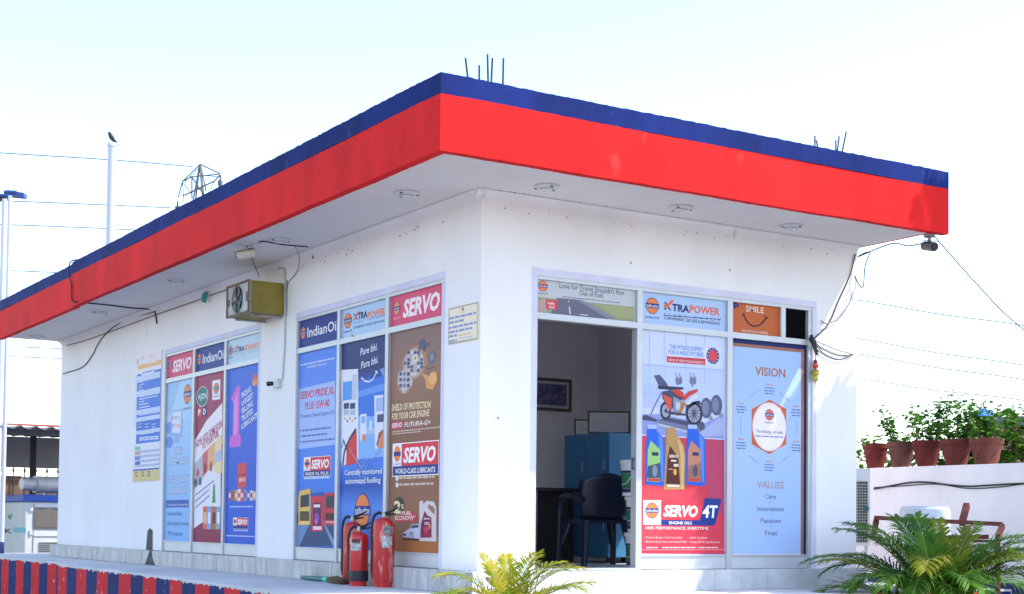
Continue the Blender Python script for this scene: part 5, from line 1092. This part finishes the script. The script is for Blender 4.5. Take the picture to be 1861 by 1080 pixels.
# ------------------------------------------------------------------ left background: generator under its shed
G0 = Vector((.22, 15.4, GZ)); t = thing('generator', 'white generator housing with blue top and silver silencer under the shed', 'generator', G0+Vector((1.2, 1.4, 0)))
GW = mat('generator_white', (.62, .63, .64), .5, var=.08, vscale=3); gz = atd(49, 912, 25).z
m = MB(); m.bevbox(.22, 2.6, 15.4, 18.2, GZ, gz, .02); m.build('housing', GW, t)
m = MB(); m.bevbox(.18, 2.64, 15.36, 18.24, gz+.001, gz+.125, .015); m.build('top', mat('generator_blue', (.03, .09, .42), .5), t)
z0, z1 = atd(62, 962, 25).z, atd(62, 922, 25).z; x0 = ony(60, 940, 15.4).x; m = MB(); m.bevbox(x0, x0+.62, 15.385, 15.3985, z0, z1, .006); d_ = m.build('door_window', mat('rubber_grey', (.16, .16, .17), .6), t)
m = MB(); m.box(x0+.03, x0+.59, 15.378, 15.3845, z0+.03, z1-.03); m.build('pane', mat('dusty_pane', (.16, .14, .12), .25), d_)
m = MB(); m.box(.36, .372, 15.388, 15.399, GZ+.1, gz-.03); m.box(.36, 1.3, 15.388, 15.399, atd(80, 975, 25).z-.006, atd(80, 975, 25).z+.006); m.build('panel_seam', mat('seam_grey', (.3, .3, .31), .6), t)
m = MB()
for k in range(6): z = atd(85, 986, 25).z-k*.035; m.prism([(x0+.1, 15.38, z), (x0+.6, 15.38, z), (x0+.6, 15.398, z-.02), (x0+.1, 15.398, z-.02)], (0, 0, -.006))
m.build('louvre', mat('louvre_grey', (.34, .33, .32), .6), t)
for zz in (atd(52, 925, 25).z, atd(52, 968, 25).z): m = MB(); m.box(.30, .35, 15.375, 15.3995, zz-.04, zz+.04); m.build('hinge', GW, t)
pp = Poster('S', .2188, (ay(-20, .2, .2188, 'S'), ay(48, .2, .2188, 'S'), -.5, .6))
for (zx, zy, c_) in ((60, 600, '4f9a5c'),): pass
m = MB(); cc = onx(18, 934, .2188); n = 14
pts = [Vector((.2188, cc.y+.16*math.cos(a)*1.0, cc.z+.10*math.sin(a))) for a in [math.pi*(1.0+k/n) for k in range(n+1)]]+[Vector((.2188, cc.y+.10*math.cos(a)+.03, cc.z+.05*math.sin(a)+.02)) for a in [math.pi*(2.0-k/n) for k in range(n+1)]]
m.face(pts); m.build('green_emblem', mat('emblem_green', (.06, .30, .10), .5), t, fix=False)
for (px, py, w_, st_, cl) in ((0, 968, 22, 'kVAII', (.05, .05, .06)),):
    pp.crop = (0, 0, 1); pp.items = []; pp.text('IRK', -8, 968, 22, 8, '33353c', .02)
m = MB()
for it in pp.items: m.raw([pp.wp(a, b, .001) for a, b in it['pts']], it['faces'], pm(it['c']))
m.build('lettering', None, t, fix=False)
a_, b_ = onx(24, 968, .2188), onx(47, 959, .2188); m = MB(); m.face([(.2185, a_.y, a_.z), (.2185, b_.y, a_.z), (.2185, b_.y, b_.z), (.2185, a_.y, b_.z)]); m.build('teal_stripe', mat('teal_band', (.14, .50, .58), .5), t, fix=False)
SIL = mat('galvanised_steel', (.62, .62, .62), .5, .15, var=.25, vscale=4)
sz = gz+.125; sc_ = atd(80, 881, 25.6); m = MB(); ax = heading(0)*1; ax = Vector((1, .25, 0)).normalized(); m.cyl(sc_-ax*.18, sc_+ax*.95, .145, n=24); m.cyl(sc_-ax*.42, sc_-ax*.18, .10, .12, n=20); m.smoothed('silencer', SIL, t)
m = MB()
for f in (0, .7): e = sc_+ax*f; m.tube([e, (e.x, e.y, sz)], .03, 8)
m.build('silencer_leg', SIL, t)
m = MB(); e = sc_+ax*.8; m.tube([e, e+Vector((0, 0, .2)), e+Vector((.05, 0, .45))], .045, 10); m.smoothed('exhaust', mat('rusty_pipe', (.16, .10, .07), .7), t)
# shed
SH = mat('corrugated_sheet', (.20, .20, .22), .6, .3, var=.3, vscale=2); SHR = mat('red_oxide_sheet', (.45, .09, .06), .6, var=.3, vscale=2)
t = thing('generator_shed', 'open shed with dark corrugated roof over the generator', 'shed', (1.5, 17, GZ))
e0_ = ony(0, 778, 14.9); zE = 1.90
v = []; f = []; n = 130; x0_, x1_ = -3.2, 5.2
for i in range(n+1):
    x = x0_+(x1_-x0_)*i/n; dz = .028*math.sin(i*math.pi*.5+.4)
    v += [(x, 14.75, zE+dz), (x, 20.2, zE+.17+dz)]
m = MB(); m.raw(v, [(2*i, 2*i+2, 2*i+3, 2*i+1) for i in range(n)]); o = m.build('roof_sheet', SH, t, fix=False); sd_ = o.modifiers.new('s', 'SOLIDIFY'); sd_.thickness = .012
m = MB(); m.prism([(-.3, 15.6, zE+.075), (x1_, 15.2, zE+.075), (x1_, 20.3, zE+.36), (-.3, 20.3, zE+.36)], (0, 0, .03)); m.build('red_sheet', SHR, t)
m = MB(); m.box(-3.1, 5.1, 20.0, 20.06, 1.40, 2.02); m.build('back_sheet', mat('shed_back', (.30, .29, .32), .8, var=.2, vscale=1.5), t)
for x, y in ((-3.0, 15.0), (-3.0, 20.1), (5.0, 15.0), (5.0, 20.1), (ony(60, 830, 19.0).x, 19.0)): m = MB(); m.box(x-.05, x+.05, y-.05, y+.05, GZ, zE+.0 if y < 16 else zE+.10); m.build('post', mat('dark_post', (.05, .045, .05), .7), t)
m = MB(); m.box(-3.1, 5.1, 14.85, 14.92, zE-.13, zE-.035); m.build('eave_beam', mat('dark_post', (.05, .045, .05), .7), t)
# fence with spikes behind the shed
t = thing('spiked_fence', 'rusty sheet fence with dark spiked railing behind the generator', 'fence', (1, 24, GZ))
FRU = mat('rusty_fence', (.17, .10, .06), .85, var=.5, vscale=2)
for k in range(14): x = -3+k*.75; m = MB(); m.box(x, x+.74, 24, 24.03, GZ, 1.32+R.uniform(-.03, .03)); m.build('sheet', FRU, t)
for k in range(44):
    x = -3.2+k*.25; m = MB(); m.tube([(x, 23.95, GZ), (x, 23.95, 1.42)], .014, 5); m.lathe([(.014, 1.42), (.035, 1.46), (.002, 1.56)], (x, 23.95, 0), 6); m.build('picket', DARK, t)
m = MB(); m.box(-3.3, 8, 23.93, 23.97, 1.28, 1.32); m.box(-3.3, 8, 23.93, 23.97, .1, .14); m.build('rail', DARK, t)
# posts with floodlights
PW = mat('post_white', (.60, .60, .66), .5, var=.1); FB = mat('flood_blue', (.03, .07, .25), .5)
for i, (pxt, pyt, pxb, pyb, dep, rad, lb) in enumerate(((8.5, 362, 4, 1000, 24.4, .045, 'thicker pale lamp post with dark floodlight at the platform end'), (18.5, 356, 9, 1000, 23.9, .034, 'slim pale lamp post with blue floodlight head at the platform end'))):
    a = atd(pxt, pyt, dep); b = Vector((a.x, a.y, GZ)); t = thing('lamp_post', lb, 'lamp post', b)
    m = MB(); m.tube([b, b+Vector((0, 0, .75))], rad*1.15, 12); m.build('painted_foot', mat('foot_navy', (.03, .04, .16), .5), t)
    m = MB(); m.tube([b+Vector((0, 0, .75)), a], rad, 12); m.smoothed('pole', PW, t)
    hd = heading(0)
    m = MB(); s = (-1, 1)[i]
    m.prism([a+hd*(.0*s)+Vector((0, 0, .0)), a+hd*(.22*s)+Vector((0, 0, -.02)), a+hd*(.22*s)+Vector((0, 0, .05)), a+hd*(-.06*s)+Vector((0, 0, .10))], heading(90)*.16); m.build('floodlight', FB if i else DARK, t)
    m = MB(); m.tube([a+hd*-.1+Vector((0, 0, .06)), a+hd*.1+Vector((0, 0, .06))], .03, 8); m.build('arm', FB, t)
# vent pipe and bird
a = atd(204.5, 262, 29); b = Vector((a.x, a.y, GZ)); t = thing('vent_pole', 'thick white capped pole rising behind the roof with a bird on top', 'pole', b)
m = MB(); m.tube([b, a], .088, 20); m.smoothed('shaft', mat('pole_white', (.56, .56, .62), .5), t)
m = MB(); m.lathe([(.1, -.06), (.1, 0), (.09, .015)], a, 20); m.smoothed('cap', mat('pole_cap', (.55, .55, .6), .4), t)
bt = a+Vector((0, 0, .015)); t = thing('perched_bird', 'small dark bird perched on top of the white pole', 'bird', bt); hl = heading(180); BD = mat('bird_feathers', (.035, .028, .022), .8, var=.5, vscale=30)
m = MB(); m.tube([bt+hl*-.09+Vector((0, 0, .02)), bt+hl*-.03+Vector((0, 0, .055)), bt+Vector((0, 0, .09)), bt+hl*.03+Vector((0, 0, .13)), bt+hl*.055+Vector((0, 0, .175)), bt+hl*.06+Vector((0, 0, .20)), bt+hl*.075+Vector((0, 0, .222))], [.010, .030, .046, .048, .036, .034, .012], 10); m.smoothed('body', BD, t, 180)
m = MB(); m.tube([bt+hl*.085+Vector((0, 0, .205)), bt+hl*.125+Vector((0, 0, .198))], [.009, .002], 6); m.build('beak', mat('beak', (.25, .18, .04), .5), t)
m = MB(); m.prism([bt+hl*-.03+Vector((0, 0, .06)), bt+hl*-.13+Vector((0, 0, -.035)), bt+hl*-.10+Vector((0, 0, -.045)), bt+hl*.0+Vector((0, 0, .05))], heading(90)*.02); m.build('tail', BD, t)
for s in (-1, 1): m = MB(); m.tube([bt+heading(90)*.015*s, bt+heading(90)*.015*s+Vector((0, 0, .06))], .004, 5); m.build('leg', mat('beak', (.25, .18, .04), .5), t)
# lattice pylon and its lines
DP = 170; t = thing('lattice_pylon', 'steel lattice power pylon showing its top above the roof', 'pylon', Vector((atd(375, 440, DP).x, atd(375, 440, DP).y, GZ)))
PS_ = mat('pylon_steel', (.13, .13, .14), .6, .4); Z1 = lambda x, y, dd=0: atd(x*.2593, 200+y*.2593, DP+dd)
m = MB(); hw = 1.2
pk = Z1(1400, 380); base_c = Vector((pk.x, pk.y, GZ)); hr, hf = heading(0), heading(90)
low = {}
for s1 in (-1, 1):
    for s2 in (-1, 1):
        top = pk-Vector((0, 0, 7.5))+hr*hw*s1*.8+hf*hw*s2*.8; bot = base_c+hr*4*s1+hf*4*s2
        m.tube([bot, top, pk], .10, 4); low[(s1, s2)] = (bot, top)
for k in range(7):
    f0, f1 = k/7, (k+1)/7
    for e1, e2 in (((-1, -1), (1, -1)), ((1, -1), (1, 1)), ((1, 1), (-1, 1)), ((-1, 1), (-1, -1))):
        p_ = lambda e, f_: low[e][0].lerp(low[e][1], f_); m.tube([p_(e1, f0), p_(e2, f1)], .06, 4); m.tube([p_(e2, f0), p_(e1, f1)], .06, 4); m.tube([p_(e1, f1), p_(e2, f1)], .06, 4)
m.build('tower', PS_, t)
m = MB(); L_ = lambda *q, r_=.085, dd=0: m.tube([Z1(x, y, dd) for x, y in q], r_, 4)
for dd in (-.7, .7):
    L_((1400, 380), (1540, 445), dd=dd); L_((1400, 385), (1280, 500), dd=dd); L_((1280, 500), (1345, 468), (1540, 450), dd=dd); L_((1280, 500), (1250, 610), (1300, 595), (1500, 500), (1545, 455), dd=dd); L_((1345, 468), (1345, 620), dd=dd); L_((1345, 470), (1425, 590), dd=dd); L_((1405, 390), (1445, 570), dd=dd)
    L_((1345, 468), (1440, 460), (1540, 470), (1545, 455), r_=.05, dd=dd); L_((1290, 520), (1345, 590), r_=.05, dd=dd); L_((1390, 560), (1440, 530), r_=.05, dd=dd); L_((1280, 510), (1290, 660), r_=.05, dd=dd); L_((1500, 500), (1470, 580), r_=.05, dd=dd); L_((1400, 400), (1280, 520), r_=.05, dd=dd)
m.build('crossarm', PS_, t)
for x, y in ((1545, 460), (1245, 640)): m = MB(); e = Z1(x, y); m.tube([e, e-Vector((0, 0, 1.6))], .10, 6); m.lathe([(.3, -.6), (.3, -.8), (.28, -1.2)], e, 8); m.build('insulator', PS_, t)
LINE = mat('conductor', (.06, .06, .06), .8, spec=.1)
def line(lb, pts, r_=.05):
    P = [atd(x, y, d) for x, y, d in pts]; m = MB(); m.tube(curve(P, 10), r_, 5); tag(m.build('power_line', LINE), lb, 'power line', 'overhead power lines')
line('power line running from the left up to the top of the pylon', ((-300, 258, 130), (0, 278, 145), (205, 291, 158), (350, 303, 170)))
line('power line reaching the lower arm of the pylon behind the white pole', ((-300, 356, 130), (0, 365, 145), (200, 373, 158), (312, 378, 170)))
line('lower power line vanishing behind the roof beside the pylon', ((-300, 400, 130), (0, 408, 145), (245, 418, 160), (380, 426, 175)))
line('power line crossing behind the lamp posts above the roof end', ((-300, 488, 130), (0, 492, 145), (90, 495, 150), (300, 505, 165)))
line('power line showing under the far end of the roof', ((-300, 625, 130), (0, 630, 145), (115, 634, 150), (300, 642, 165)))
line('second power line showing under the far end of the roof', ((-300, 642, 130), (0, 648, 145), (115, 652, 150), (300, 660, 165)))
for lb, y0, y1 in (('topmost power line beyond the right end of the office', 545, 592), ('second power line beyond the right end of the office', 615, 664), ('third power line beyond the right end of the office', 643, 690), ('lowest power line passing over the potted plants', 688, 728)):
    line(lb, ((1300, y0-(y1-y0)*.8, 170), (1556, y0, 158), (1700, (y0+y1)/2+1.5, 148), (1861, y1, 140), (2200, y1+60, 120)), .05)
a = onz(1664, 449, ZF); e_ = Vector((8.0, -2.2, 1.5)); tg = atd(1861, 600, 12.8); P = [Vector((4.29, -.9, ZF+.02)), Vector((4.29, -.9, ZF+.02)).lerp(tg, .5)-Vector((0, 0, .03)), tg, tg+(tg-a)*1.2]
cable('stay_wire', 'thin slack wire sloping away from the right roof corner', P, .005, BLACK)
# haze-free distance: low tree belt behind the fence is not visible; nothing further is built
